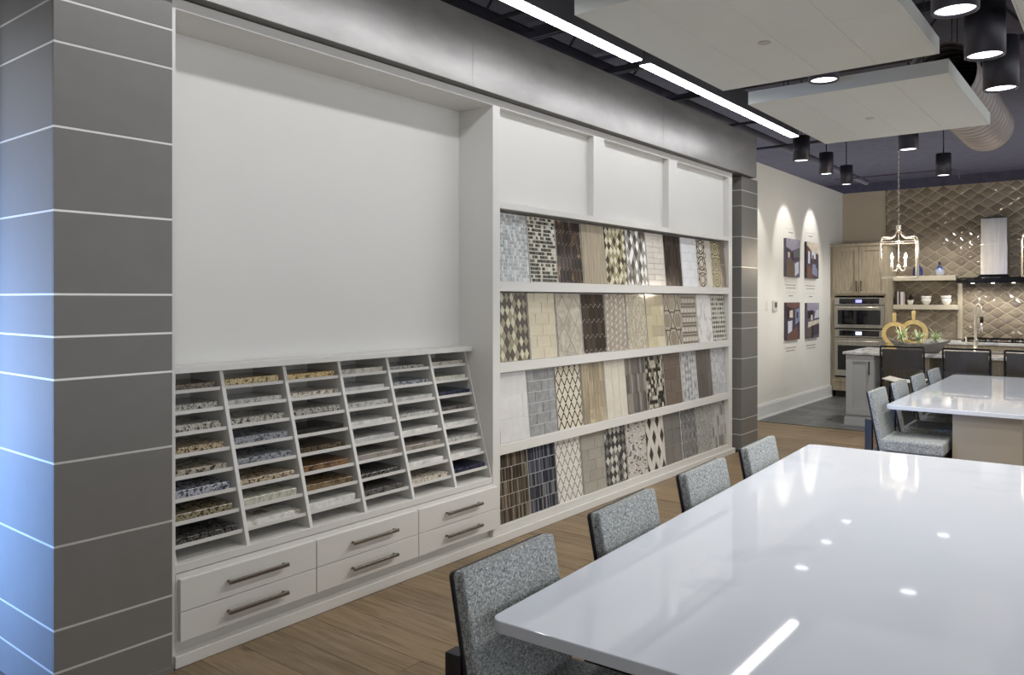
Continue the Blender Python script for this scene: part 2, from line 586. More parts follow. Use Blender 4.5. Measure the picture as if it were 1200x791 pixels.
for k in range(7):
    yy = k * RY
    pts = [(-0.5, yy - 0.009, zb_ - 0.385), (xb_, yy - 0.009, zb_ - 0.385), (xt_, yy - 0.009, zt_ - 0.385), (-0.5, yy - 0.009, zt_ - 0.385)]
    ww = 0.018
    if k == 0:
        pts = [(p[0], p[1] + 0.009, p[2]) for p in pts]; ww = 0.009
    if k == 6:
        ww = 0.009
        pts = [(p[0], p[1] - 0.0175, p[2]) for p in pts]
    MB().prism(pts, (0, ww, 0)).build('divider', WHITE, rk)
B(-0.512, -0.5, 0, 6 * RY - 0.018, 0.0, zt_ - 0.385).build('back_panel', WHITE, rk)
B(-0.5, xb_ + 0.002, 0, 6 * RY - 0.018, 0.0, 0.0345).build('base_board', WHITE, rk, bevel=0.0015, seg=1)
TRZ = [1.105 - 0.0895 * i for i in range(8)]
traym = {}
for k in range(6):
    for i, z in enumerate(TRZ):
        ye = RY - (0.029 if k == 5 else 0.011)
        if (i, k == 5) not in traym:
            xf = xs(z + 0.008) - 0.016
            traym[(i, k == 5)] = MB().box(-0.498, xf, 0.010, ye, z, z + 0.006).box(xf, xf + 0.006, 0.010, ye, z - 0.004, z + 0.012).mesh('tray', WHITE)
        link('tray', traym[(i, k == 5)], rk, (0, k * RY, -0.385))

G = {}


def gr(n, *a):
    G[n] = granite('stone_' + n, *a)


gr('black brown', srgb(22, 18, 16), srgb(60, 46, 34), srgb(150, 128, 96), 90)
gr('grey speckled', srgb(52, 50, 46), srgb(132, 130, 122), srgb(206, 204, 196), 75)
gr('salt grey speckled', srgb(70, 68, 64), srgb(150, 147, 138), srgb(214, 211, 202), 55)
gr('tan speckled', srgb(50, 42, 34), srgb(146, 128, 102), srgb(214, 200, 176), 60)
gr('grey tan veined', srgb(60, 56, 50), srgb(138, 130, 116), srgb(200, 192, 176), 35)
gr('blue grey speckled', srgb(30, 32, 44), srgb(104, 108, 122), srgb(206, 208, 212), 45)
gr('dark tan speckled', srgb(40, 36, 28), srgb(112, 102, 80), srgb(178, 168, 140), 60)
gr('black flecked', srgb(14, 14, 18), srgb(36, 36, 40), srgb(120, 118, 112), 60)
gr('golden speckled', srgb(66, 54, 34), srgb(176, 152, 96), srgb(226, 210, 162), 50)
gr('pale grey', srgb(128, 128, 126), srgb(166, 166, 162), srgb(204, 204, 200), 50, 1.4)
gr('slate blue grey', srgb(70, 74, 82), srgb(124, 128, 134), srgb(176, 178, 182), 45)
gr('greenish beige', srgb(146, 146, 128), srgb(184, 184, 168), srgb(210, 210, 198), 25, 1.4)
gr('white veined', srgb(150, 140, 128), srgb(214, 212, 206), srgb(236, 234, 230), 10)
gr('gold brown', srgb(88, 62, 24), srgb(178, 142, 74), srgb(226, 204, 148), 40)
gr('beige speckled', srgb(110, 100, 86), srgb(186, 178, 162), srgb(226, 220, 208), 60)
gr('jet black', srgb(10, 10, 12), srgb(24, 22, 22), srgb(52, 48, 46), 90)
gr('dark brown', srgb(30, 24, 18), srgb(70, 58, 44), srgb(110, 94, 72), 60)
gr('rust brown', srgb(70, 50, 32), srgb(112, 84, 56), srgb(142, 112, 80), 20)
gr('olive brown', srgb(74, 60, 42), srgb(116, 98, 72), srgb(140, 122, 94), 20)
gr('off-white', srgb(186, 186, 182), srgb(210, 210, 206), srgb(226, 226, 222), 14, 1.6)
gr('warm pale grey', srgb(140, 136, 124), srgb(182, 178, 166), srgb(206, 202, 192), 20, 1.5)
gr('taupe', srgb(104, 98, 90), srgb(136, 130, 122), srgb(158, 152, 144), 14, 1.5)
gr('charcoal', srgb(48, 46, 46), srgb(80, 77, 75), srgb(112, 108, 104), 30)
gr('navy', srgb(20, 22, 40), srgb(36, 40, 62), srgb(64, 68, 90), 40)
gr('dove grey', srgb(150, 150, 148), srgb(178, 178, 176), srgb(198, 198, 196), 10, 1.6)
SAMPLES = [
    ['black brown', 'grey speckled', 'salt grey speckled', 'tan speckled', 'grey tan veined', 'blue grey speckled', 'dark tan speckled', 'black flecked'],
    ['golden speckled', 'pale grey', 'salt grey speckled', 'slate blue grey', 'slate blue grey', 'tan speckled', 'greenish beige', 'white veined'],
    ['gold brown', 'beige speckled', 'grey speckled', 'jet black', 'dark brown', 'rust brown', 'olive brown', 'off-white'],
    ['warm pale grey', 'dove grey', 'pale grey', 'off-white', 'dove grey', 'taupe', 'black flecked', 'charcoal'],
    ['grey speckled', 'slate blue grey', 'dove grey', 'pale grey', 'off-white', 'taupe', 'off-white', 'beige speckled'],
    ['warm pale grey', 'greenish beige', 'navy', 'charcoal', 'off-white', 'pale grey', 'off-white', 'navy']]
ORD = ['top', 'second', 'third', 'fourth', 'fifth', 'sixth', 'seventh', 'bottom']
BAY = ['bay beside the panelled column', 'second bay from the panelled column', 'third bay from the panelled column',
       'third bay from the tile case', 'second bay from the tile case', 'bay beside the tile case']
slm = {}
for k in range(6):
    for i, z in enumerate(TRZ):
        nm = SAMPLES[k][i]
        th = random.choice((0.026, 0.030, 0.034)) if k < 3 else random.choice((0.022, 0.026, 0.030))
        xf = xs(z + 0.008) - 0.020 - random.uniform(0, 0.012)
        key = (nm, th)
        if key not in slm:
            mb = MB().box(-0.22, 0, 0, 0.298, 0, th)
            me = mb.mesh('stone_sample', G[nm])
            bm = bmesh.new(); bm.from_mesh(me)
            bmesh.ops.bevel(bm, geom=bm.edges[:], offset=0.002, segments=1, affect='EDGES')
            bm.to_mesh(me); bm.free()
            slm[key] = me
        o = link('stone_sample', slm[key], None, (xf, 1.69 + k * RY + 0.0125 + random.uniform(0, 0.007) * (k < 5), z + 0.0062))
        o.rotation_euler = (0, 0, random.uniform(-0.012, 0.012) * (k < 5))
        tag(o, f'{nm} stone sample slab, {ORD[i]} tray, {BAY[k]}', 'stone sample', 'stone slab samples in the slanted rack')

# ------------------------------------------------------------------ drawers
DY = [1.697, 2.388, 3.078, 3.768]
for k in range(3):
    lab = ['white two-drawer base unit beside the panelled column', 'white two-drawer base unit between two other drawer units',
           'white two-drawer base unit beside the tile case'][k]
    c = thing('drawer_unit', lab, 'drawer unit', (0, DY[k], 0.1), group='drawer units under the sample rack')
    wd = DY[k + 1] - DY[k]
    end = wd if k < 2 else 3.741 - DY[2]
    B(-0.5, CF - 0.0005, 0.0005 if k else -0.006, end - 0.0005, 0.002, 0.282).build('body', WHITE, c)
    for za, zb in ((0.006, 0.1265), (0.1295, 0.262)):
        d = B(CF + 0.0006, 0.004, 0.002, wd - 0.002, za, zb).build('drawer_front', WHITE, c, bevel=0.0015, seg=1)
        zc = (za + zb) / 2 + 0.004
        h = MB()
        h.box(0.026, 0.040, wd * 0.30, wd * 0.74, zc - 0.0075, zc + 0.0075)
        h.box(0.004, 0.028, wd * 0.31, wd * 0.31 + 0.010, zc - 0.005, zc + 0.005)
        h.box(0.004, 0.028, wd * 0.73 - 0.010, wd * 0.73, zc - 0.005, zc + 0.005)
        h.build('handle', HANDLE, d, bevel=0.001, seg=1)

# ------------------------------------------------------------------ tile sample boards
BW, BH = 0.306, 0.440


def clip(poly, w=BW, h=BH):
    for ax, lim, sg in ((0, 0.0, 1), (0, w, -1), (1, 0.0, 1), (1, h, -1)):
        out = []
        for i in range(len(poly)):
            a, b = poly[i - 1], poly[i]
            da, db = (a[ax] - lim) * sg, (b[ax] - lim) * sg
            if da >= 0:
                if db >= 0:
                    out.append(b)
                else:
                    t = da / (da - db); out.append((a[0] + (b[0] - a[0]) * t, a[1] + (b[1] - a[1]) * t))
            elif db >= 0:
                t = da / (da - db); out.append((a[0] + (b[0] - a[0]) * t, a[1] + (b[1] - a[1]) * t)); out.append(b)
        poly = out
        if len(poly) < 3:
            return []
    return poly


def inset(poly, g):
    """move every edge of a convex polygon inwards by g"""
    if sum(poly[i - 1][0] * poly[i][1] - poly[i][0] * poly[i - 1][1] for i in range(len(poly))) < 0:
        poly = poly[::-1]
    res = list(poly)
    for i in range(len(poly)):
        a, b = poly[i - 1], poly[i]
        ex, ey = b[0] - a[0], b[1] - a[1]
        l = math.hypot(ex, ey)
        if l < 1e-7:
            continue
        nx, ny = -ey / l, ex / l
        c0 = nx * a[0] + ny * a[1] + g
        out = []
        for k in range(len(res)):
            p, q = res[k - 1], res[k]
            dp, dq = nx * p[0] + ny * p[1] - c0, nx * q[0] + ny * q[1] - c0
            if dp >= 0 and dq >= 0:
                out.append(q)
            elif dp * dq < 0:
                t = dp / (dp - dq)
                m = (p[0] + (q[0] - p[0]) * t, p[1] + (q[1] - p[1]) * t)
                out.append(m)
                if dq >= 0:
                    out.append(q)
        res = out
        if len(res) < 3:
            return []
    return res


rr = random.Random(3)


def rnd(ws):
    return rr.choices(range(len(ws)), ws)[0]


def brick(tw, th, off=0.5, ws=(1,), vary=0.0, vert=False, stack=False):
    out = []
    W, Hh = (BH, BW) if vert else (BW, BH)
    z = 0.0; r = 0
    while z < Hh:
        x = -tw * (off if r % 2 and not stack else 0.0) - (rr.uniform(0, tw) if vary else 0)
        last = None
        while x < W:
            t = tw * (1 + rr.uniform(-vary, vary))
            q = [(x, z), (x + t, z), (x + t, z + th), (x, z + th)]
            if vert:
                q = [(b, a) for a, b in q][::-1]
            c = rnd(ws)
            if len(ws) > 2 and c == last:
                c = rnd(ws)
            last = c
            out.append((q, c))
            x += t
        z += th; r += 1
    return out


def spread_pick(ws, seen):
    """weighted pick that avoids repeating the neighbours' tone"""
    for _ in range(6):
        c = rnd(ws)
        if c not in seen:
            return c
    return c


def diamonds(w_, h_, ws, avoid=True):
    out = []
    tone = {}
    j = -1
    while j * h_ / 2 < BH + h_:
        i = -1
        while i * w_ < BW + w_:
            cx = i * w_ + (w_ / 2 if j % 2 else 0); cz = j * h_ / 2
            k = 1 if j % 2 else 0
            c = spread_pick(ws, (tone.get((i + k - 1, j - 1)), tone.get((i + k, j - 1)))) if avoid else rnd(ws)
            tone[(i, j)] = c
            out.append(([(cx - w_ / 2, cz), (cx, cz - h_ / 2), (cx + w_ / 2, cz), (cx, cz + h_ / 2)], c))
            i += 1
        j += 1
    return out


def longdiamonds():
    out = []
    for i in range(-1, 6):
        for j in range(-1, 9):
            cx = i * 0.068 + (0.034 if j % 2 else 0); cz = j * 0.066
            dark = j % 2 == 0 and (i + j // 2) % 2 == 0
            out.append(([(cx - 0.034, cz), (cx, cz - 0.066), (cx + 0.034, cz), (cx, cz + 0.066)], 1 if dark else 0))
    return out


def picket(w_, h_, tip, ws):
    out = []
    r = -1
    while r * (h_ - tip) < BH + h_:
        i = -1
        while i * w_ < BW + w_:
            cx = i * w_ + (w_ / 2 if r % 2 else 0); z0 = r * (h_ - tip)
            out.append(([(cx, z0), (cx + w_ / 2, z0 + tip), (cx + w_ / 2, z0 + h_ - tip), (cx, z0 + h_), (cx - w_ / 2, z0 + h_ - tip), (cx - w_ / 2, z0 + tip)], rnd(ws)))
            i += 1
        r += 1
    return out


def diag(w_, h_, ws):
    """basket weave on the diagonal: long strips with square accents"""
    out = []
    ca, sa = math.cos(R(40)), math.sin(R(40))
    for i in range(-14, 16):
        for j in range(-22, 24):
            x, z = i * w_, j * h_
            acc = (i + 2 * j) % 5 == 0
            q = [(x, z), (x + w_, z), (x + w_, z + h_), (x, z + h_)]
            q = [(a * ca - b * sa + BW / 2, a * sa + b * ca + BH / 2) for a, b in q]
            out.append((q, len(ws) - 1 if acc else rnd(ws[:-1])))
    return out


def waves(w_, h_, t=0.006):
    """ogee net: strips zig-zagging in mirrored rows"""
    out = []
    r = 0
    z = 0.0
    while z < BH:
        for i in range(-1, int(BW / w_) + 2):
            x = i * w_ + (w_ / 2 if r % 2 else 0)
            mid, hi = z, z + h_
            for sx in (-1, 1):
                xs_ = [x + sx * w_ / 2 * f for f in (0.0, 0.12, 0.38, 0.62, 0.88, 1.0)]
                zs_ = [mid + (hi - mid) * f for f in (0.0, 0.04, 0.34, 0.66, 0.96, 1.0)]
                for k in range(5):
                    a, b = (xs_[k], zs_[k]), (xs_[k + 1], zs_[k + 1])
                    out.append(([(a[0], a[1]), (b[0], b[1]), (b[0], b[1] + t * 2.1), (a[0], a[1] + t * 2.1)], 0))
        z += h_ + 0.016; r += 1
    return out


def rings(cx, cz, rx, rz, t, n=20, mi=0):
    out = []
    for k in range(n):
        a, b = 2 * math.pi * k / n, 2 * math.pi * (k + 1) / n
        out.append(([(cx + rx * math.cos(a), cz + rz * math.sin(a)), (cx + rx * math.cos(b), cz + rz * math.sin(b)),
                     (cx + (rx - t) * math.cos(b), cz + (rz - t) * math.sin(b)), (cx + (rx - t) * math.cos(a), cz + (rz - t) * math.sin(a))], mi))
    return out


def scroll(medal):
    out = []
    wv = BW * 0.62
    for k in range(3):
        cz = 0.07 + k * 0.15
        out += rings(wv / 2, cz, 0.085, 0.07, 0.012) + rings(wv / 2, cz, 0.05, 0.042, 0.010)
        if medal:
            out += rings(wv / 2, cz, 0.022, 0.020, 0.012, 10)
        for sx in (0.018, wv - 0.018):
            out += rings(sx, cz + 0.075, 0.022, 0.03, 0.009, 10)
        if not medal:
            for a in range(6):
                an = a * math.pi / 3
                x, z = wv / 2 + 0.066 * math.cos(an), cz + 0.055 * math.sin(an)
                out.append(([(x - 0.009, z), (x, z - 0.012), (x + 0.009, z), (x, z + 0.012)], 0))
    out.append(([(wv, 0), (wv + 0.004, 0), (wv + 0.004, BH), (wv, BH)], 1))
    for z in (0.0, 0.225):
        out.append(([(wv + 0.006, z), (BW, z), (BW, z + 0.22), (wv + 0.006, z + 0.22)], 1))
    return out


def hexring():
    out = []
    for k in range(3):
        for i in range(3):
            cx = i * 0.2 - 0.05 + (0.1 if k % 2 else 0); cz = 0.06 + k * 0.155
            for rx, t in ((0.095, 0.012), (0.060, 0.055)):
                h = [(cx + rx * a, cz + rx * 0.95 * b) for a, b in ((-0.55, -1), (0.55, -1), (1, 0), (0.55, 1), (-0.55, 1), (-1, 0))]
                hi = [(cx + (rx - t) * a, cz + (rx - t) * 0.95 * b) for a, b in ((-0.55, -1), (0.55, -1), (1, 0), (0.55, 1), (-0.55, 1), (-1, 0))]
                if t > 0.05:
                    out.append((h, 1))
                else:
                    for q in range(6):
                        out.append(([h[q], h[(q + 1) % 6], hi[(q + 1) % 6], hi[q]], 0))
    return out


def beads():
    out = []
    z = 0.012; r = 0
    while z < BH:
        big = r % 3 == 1
        st = 0.060 if big else 0.026
        rad = 0.020 if big else 0.0085
        x = st / 2 + (rr.choice((0, st / 2)))
        while x < BW:
            out.append(([(x + rad * math.cos(q * math.pi / 4), z + rad * math.sin(q * math.pi / 4)) for q in range(8)], 1 if big else 0))
            x += st
        z += 0.034 if big else 0.026; r += 1
    return out


def stars():
    out = []
    s = 0.044
    for i in range(8):
        for j in range(11):
            cx, cz = i * s, j * s
            out.append(([(cx - s * .42, cz), (cx, cz - s * .42), (cx + s * .42, cz), (cx, cz + s * .42)], rnd((3, 1))))
            for a, b in ((.5, .22), (.22, .5), (.78, .5), (.5, .78)):
                q = (cx + s * a, cz + s * b)
                out.append(([(q[0] - .006, q[1] - .006), (q[0] + .006, q[1] - .006), (q[0] + .006, q[1] + .006), (q[0] - .006, q[1] + .006)], 2))
    return out


def chevron(w_, h_, ws):
    out = []
    for i in range(-1, int(BW / w_) + 1):
        for j in range(-3, int(BH / h_) + 3):
            x0, x1 = i * w_, (i + 1) * w_
            s = w_ * (1.0 if i % 2 else -1.0)
            z = j * h_
            out.append(([(x0, z - (s if i % 2 == 0 else 0)), (x1, z + (s if i % 2 else 0)), (x1, z + h_ + (s if i % 2 else 0)), (x0, z + h_ - (s if i % 2 == 0 else 0))], rnd(ws)))
    return out


CM = {}


def cm(r, g, b, rough=0.25, tex=None):
    key = (r, g, b, rough, tex)
    if key not in CM:
        n = f'tile_glaze_{r}_{g}_{b}_{int(rough*100)}{tex or ""}'
        if tex == 'streak':
            d = 0.72
            CM[key] = ramp_mat(n, [(0.3, srgb(r * d, g * d, b * d)), (0.7, srgb(min(255, r * 1.12), min(255, g * 1.12), min(255, b * 1.12)))], scale=7,
                               stretch=(1, 9, 0.6), rough=rough)
        elif tex == 'stone':
            d = 0.82
            CM[key] = ramp_mat(n, [(0.3, srgb(r * d, g * d, b * d)), (0.7, srgb(min(255, r * 1.1), min(255, g * 1.1), min(255, b * 1.1)))], scale=22, rough=rough)
        elif tex == 'brown_vein':
            CM[key] = ramp_mat(n, [(0.4, srgb(r, g, b)), (0.6, srgb(r * 1.3, g * 1.25, b * 1.2)), (0.68, srgb(158, 132, 96))], scale=9, rough=rough)
        else:
            CM[key] = flat(n, srgb(r, g, b), rough, var=0.05, vscale=20)
    return CM[key]


# each board: label text, pattern, tile materials, backing colour, grout inset, pieces big enough to stand alone
BOARDS = [
    [('pale silver glass brick mosaic board', lambda: brick(0.026, 0.024, ws=(3, 2, 2), vary=0.35), [cm(196, 198, 197, .12), cm(174, 177, 177, .12), cm(220, 222, 221, .12)], (222, 224, 224), .0016, 0),
     ('black and cream staggered brick mosaic board', lambda: brick(0.030, 0.026, ws=(5, 3, 3), vary=0.35), [cm(58, 54, 46), cm(100, 93, 78), cm(214, 210, 196)], (222, 218, 204), .0030, 0),
     ('glossy dark brown picket tile board with amber veins', lambda: picket(0.045, 0.110, 0.022, (1, 1)), [cm(70, 60, 52, .12, 'brown_vein'), cm(58, 49, 43, .12)], (188, 178, 166), .0022, 0),
     ('plain streaky beige travertine tile board', lambda: brick(0.306, 0.44, ws=(1,)), [cm(170, 158, 136, .4, 'streak')], (176, 166, 146), .001, 1),
     ('cream olive and brown harlequin board with pale cream diamonds', lambda: diamonds(0.056, 0.074, (5, 4, 3)), [cm(212, 206, 180), cm(152, 144, 116), cm(74, 62, 48)], (176, 166, 130), .0014, 0),
     ('white grey and charcoal stretched harlequin mosaic board', lambda: diamonds(0.058, 0.105, (3, 4, 2)), [cm(238, 238, 234, .12), cm(150, 148, 142, .2), cm(90, 84, 76, .2)], (190, 188, 182), .0014, 0),
     ('off-white thin stacked subway tile board', lambda: brick(0.23, 0.046, ws=(1, 1)), [cm(214, 208, 200, .15), cm(206, 200, 192, .15)], (190, 180, 170), .0016, 0),
     ('glossy umber long picket tile board', lambda: picket(0.052, 0.190, 0.026, (2, 1)), [cm(70, 60, 54, .12, 'streak'), cm(56, 48, 44, .12)], (140, 128, 118), .0018, 0),
     ('glossy bright white subway tile board', lambda: brick(0.153, 0.076, ws=(1,)), [cm(236, 236, 238, .06)], (214, 214, 214), .0014, 0),
     ('black on ivory scroll ornament board with plain side strip', lambda: scroll(False), [cm(66, 60, 56), cm(206, 200, 190)], (206, 200, 184), .0, 0),
     ('dark olive on yellow medallion ornament board', lambda: scroll(True), [cm(84, 78, 60), cm(128, 114, 98)], (198, 188, 148), .0, 0)],
    [('olive and brown harlequin mosaic board beside the divider', lambda: diamonds(0.050, 0.082, (3, 4, 3)), [cm(204, 198, 170), cm(150, 142, 116), cm(72, 60, 48)], (170, 160, 126), .0014, 0),
     ('cream running-bond subway tile board', lambda: brick(0.152, 0.076, ws=(1, 1)), [cm(206, 196, 170, .2), cm(200, 190, 164, .2)], (232, 226, 206), .0018, 1),
     ('pale stone board of large criss-cross lozenges', lambda: diamonds(0.153, 0.21, (1, 1)), [cm(192, 184, 168, .35, 'stone'), cm(184, 176, 160, .35, 'stone')], (206, 200, 186), .0012, 1),
     ('espresso picket tile board with thick white grout', lambda: picket(0.066, 0.142, 0.03, (1, 1)), [cm(62, 52, 46, .1), cm(76, 66, 58, .1)], (216, 210, 200), .0026, 0),
     ('greige diagonal weave board with pale square accents', lambda: diag(0.036, 0.018, (2, 2, 1)), [cm(158, 148, 136, .3), cm(174, 164, 150, .3), cm(216, 208, 194, .2)], (150, 142, 130), .0008, 0),
     ('shiny cream little-chip mosaic board', lambda: brick(0.020, 0.024, ws=(2, 2, 1), vary=0.3), [cm(204, 194, 172, .08), cm(188, 178, 158, .08), cm(222, 216, 200, .08)], (196, 188, 168), .0012, 0),
     ('honey beige patchwork board of large glossy rectangles', lambda: brick(0.17, 0.088, ws=(2, 2, 1)), [cm(204, 194, 162, .07), cm(190, 180, 154, .07), cm(218, 210, 182, .07)], (190, 182, 156), .001, 1),
     ('taupe interlocking hexagon ring board', hexring, [cm(92, 84, 74), cm(148, 138, 122)], (176, 166, 150), .0, 0),
     ('taupe board with rows of dark beads and pale discs', beads, [cm(86, 80, 72), cm(214, 208, 196, .12)], (168, 158, 144), .0, 0),
     ('plain white marble tile board', lambda: brick(0.306, 0.44, ws=(1,)), [ramp_mat('tile_white_marble', [(0.36, srgb(196, 194, 190)), (0.48, srgb(228, 227, 224)), (0.7, srgb(234, 233, 231))], scale=6, rough=0.2, distort=1.5)], (210, 208, 204), .001, 1),
     ('black and white little star mosaic board', stars, [cm(78, 78, 72), cm(158, 156, 146), cm(214, 212, 202)], (196, 194, 184), .0, 0)],
    [('white extra large brick tile board', lambda: brick(0.5, 0.146, ws=(1,)), [cm(212, 212, 210, .2)], (236, 236, 234), .0016, 1),
     ('blue grey stone subway board with white joints', lambda: brick(0.152, 0.073, ws=(1, 1)), [cm(146, 147, 147, .4, 'stone'), cm(156, 157, 158, .4, 'stone')], (210, 211, 212), .0022, 1),
     ('dark brown ogee wave strips on cream board', lambda: waves(0.070, 0.044, 0.0068), [cm(78, 66, 48)], (208, 202, 184), .0, 0),
     ('tan travertine board of tall offset planks', lambda: brick(0.20, 0.077, ws=(1, 1, 1), vert=True), [cm(174, 160, 134, .4, 'streak'), cm(158, 146, 122, .4, 'streak'), cm(188, 174, 148, .4, 'stone')], (168, 156, 132), .0008, 1),
     ('ivory upright subway tile board', lambda: brick(0.30, 0.102, ws=(1,), vert=True), [cm(214, 208, 194, .2)], (226, 222, 210), .0014, 1),
     ('mixed grey long upright picket board', lambda: picket(0.034, 0.17, 0.02, (2, 2, 2)), [cm(118, 112, 106), cm(148, 142, 134), cm(98, 94, 92)], (150, 144, 136), .001, 0),
     ('black grey and cream small hexagon mosaic board', lambda: picket(0.032, 0.046, 0.013, (2, 2, 2)), [cm(56, 54, 48), cm(126, 122, 110), cm(196, 192, 178)], (186, 182, 168), .0016, 0),
     ('mocha brown large brick tile board', lambda: brick(0.21, 0.106, ws=(1, 1)), [cm(118, 106, 96, .18), cm(110, 98, 88, .18)], (150, 140, 130), .0014, 1),
     ('silver white small lozenge mosaic board', lambda: diamonds(0.044, 0.064, (3, 2, 1)), [cm(206, 206, 204), cm(182, 183, 184), cm(152, 154, 156)], (220, 220, 218), .0012, 0),
     ('dark brown wood-look plank tile board', lambda: brick(0.44, 0.102, ws=(1, 1), vert=True), [cm(118, 109, 102, .45, 'streak'), cm(104, 97, 92, .45, 'streak')], (104, 94, 88), .0008, 1),
     ('pale grey marble brick board beside the end stile', lambda: brick(0.20, 0.1, ws=(1, 1)), [cm(192, 194, 196, .3, 'stone'), cm(202, 204, 206, .3, 'stone')], (206, 208, 210), .0012, 1)],
    [('brown glass upright stick mosaic board', lambda: [(q, m) for q, m in brick(0.0165, 0.086, ws=(2, 2, 2, 1), vary=0.4)], [cm(62, 55, 48, .15), cm(104, 94, 82, .15), cm(134, 124, 110, .15), cm(84, 76, 66, .15)], (212, 206, 194), .0018, 0),
     ('navy and grey glass upright stick mosaic board', lambda: brick(0.0165, 0.086, ws=(2, 2, 2, 1), vary=0.4), [cm(46, 47, 56, .15), cm(84, 88, 98, .15), cm(122, 125, 132, .15), cm(62, 64, 78, .15)], (210, 210, 210), .0018, 0),
     ('grey ogee wave strips on white board', lambda: waves(0.070, 0.044, 0.0058), [cm(150, 146, 138)], (220, 217, 210), .0, 0),
     ('plain putty grey subway tile board', lambda: brick(0.18, 0.078, ws=(1, 1)), [cm(168, 164, 154, .2), cm(162, 158, 148, .2)], (188, 184, 174), .0014, 1),
     ('charcoal grey and white lozenge mosaic board', lambda: diamonds(0.060, 0.074, (3, 3, 2)), [cm(72, 72, 72), cm(126, 125, 122), cm(202, 200, 192)], (160, 158, 152), .0012, 0),
     ('white pebble-chip mosaic board with dark specks', lambda: brick(0.026, 0.014, ws=(6, 3, 1), vary=0.5), [cm(220, 217, 211), cm(200, 196, 189), cm(112, 106, 100)], (206, 202, 196), .0012, 0),
     ('white board with long black diamonds', longdiamonds, [cm(216, 212, 204), cm(72, 68, 62)], (206, 202, 194), .0010, 0),
     ('mid grey stacked square tile board', lambda: brick(0.15, 0.15, ws=(1, 1), stack=True), [cm(124, 122, 118, .2), cm(130, 128, 124, .2)], (178, 176, 172), .0016, 1),
     ('grey lozenge tile board with white lattice joints', lambda: diamonds(0.084, 0.094, (1, 1)), [cm(138, 138, 136, .25, 'stone'), cm(124, 125, 124, .25, 'stone')], (222, 222, 220), .0030, 0),
     ('fine grey stone grit mosaic board', lambda: brick(0.018, 0.018, ws=(2, 2, 1), vary=0.3), [cm(168, 168, 164, .4), cm(188, 188, 184, .4), cm(142, 142, 139, .4)], (182, 182, 178), .0008, 0),
     ('light grey narrow picket mosaic board', lambda: picket(0.036, 0.115, 0.02, (3, 2, 1)), [cm(190, 190, 186), cm(174, 173, 169), cm(140, 138, 134)], (200, 199, 195), .001, 0)]]
BACKM = {}
ROWN = ['top tile shelf', 'second tile shelf', 'third tile shelf', 'bottom tile shelf']
rowz = [1.632, 1.121, 0.608, 0.100]
LEAN = math.atan2(0.038, BH)
for r in range(4):
    for k, (lab, pat, mats, backc, g, single) in enumerate(BOARDS[r]):
        y0 = 3.838 + 0.3210 * k + rr.uniform(-0.002, 0.002)
        t = thing('tile_board', f'{lab} on the {ROWN[r]}', 'tile board', (CF - 0.018, y0, rowz[r] + 0.0012), 0, 'tile sample boards in the wall case')
        t.rotation_euler = (0, -LEAN, 0)
        B(-0.012, -0.001, -0.001, BW + 0.001, 0.0, BH).build('backing_board', WHITE, t)
        B(-0.001, 0.0, 0.001, BW - 0.001, 0.0005, BH - 0.0005).build('grout_bed', cm(*backc, 0.6), t)
        pieces = []
        for q, mi in pat():
            q = clip(q)
            if len(q) < 3:
                continue
            if g:
                q = inset(q, g * 1.25)
                if len(q) < 3:
                    continue
            pieces.append((q, mi))
        tk = 0.004
        if single:
            for q, mi in pieces:
                MB().prism([(0.0, a, b) for a, b in q], (tk, 0, 0)).build('tile', mats[mi], t)
        else:
            mb = MB()
            for q, mi in pieces:
                mb.prism([(0.0, a, b) for a, b in q], (tk if g else 0.0015, 0, 0), mi)
            mb.build('mosaic', mats, t, kind='stuff')

# ------------------------------------------------------------------ linear strip lamps
ZS = 3.065
for n, (ya, yb) in enumerate(((0.9, 4.52), (4.62, 7.56))):
    lab = ['long glowing strip lamp running above the sample rack', 'glowing strip lamp running above the tile case'][n]
    xa = 0.555
    t = thing('strip_lamp', lab, 'strip lamp', (xa, ya, ZS), group='strip lamps')
    ln = yb - ya
    MB().box(-0.045, 0.045, 0, ln, 0.006, 0.16).build('housing', HOUSE, t)
    MB().box(-0.038, 0.038, 0.006, ln - 0.006, 0.0, 0.008).build('diffuser', DIFF, t)
    for yy in (0.3, ln / 2, ln - 0.3):
        MB().tube([(0, yy, 0.158), (0, yy, 4.3 - ZS)], 0.005, 6).build('hanger', BLACKM, t)

# ------------------------------------------------------------------ ceiling clouds
def cloud(label, x0, x1, y0, y1, z, th, nx, ny):
    t = thing('ceiling_cloud', label, 'ceiling panel', (x0, y0, z), group='white ceiling clouds')
    W, D = x1 - x0, y1 - y0
    fr = MB()
    fr.box(0, 0.012, 0, D, 0, th); fr.box(W - 0.012, W, 0, D, 0, th)
    fr.box(0.012, W - 0.012, 0, 0.012, 0, th); fr.box(0.012, W - 0.012, D - 0.012, D, 0, th)
    fr.build('edge_frame', CLOUD, t)
    B(0.012, W - 0.012, 0.012, D - 0.012, 0.012, th - 0.005).build('core', CLOUD, t)
    for i in range(nx):
        for j in range(ny):
            a, b = 0.0125 + (W - 0.025) * i / nx, 0.0125 + (W - 0.025) * (i + 1) / nx
            c_, d = 0.0125 + (D - 0.025) * j / ny, 0.0125 + (D - 0.025) * (j + 1) / ny
            g = 0.0009
            B(a + g, b - g, c_ + g, d - g, 0.0005, 0.012).build('board', CLOUD, t)
    for i in (0.15, 0.85):
        for j in (0.15, 0.85):
            MB().tube([(W * i, D * j, th - 0.006), (W * i, D * j, 4.3 - z)], 0.004, 6).build('hanger', BLACKM, t)
    MB().lathe([(0.035, -0.004), (0.035, 0.0006)], 20, (W * 0.45, D * 0.55, 0)).build('sprinkler_cover', flat('cover_plate_grey', srgb(180, 180, 174), 0.4), t)
    return t


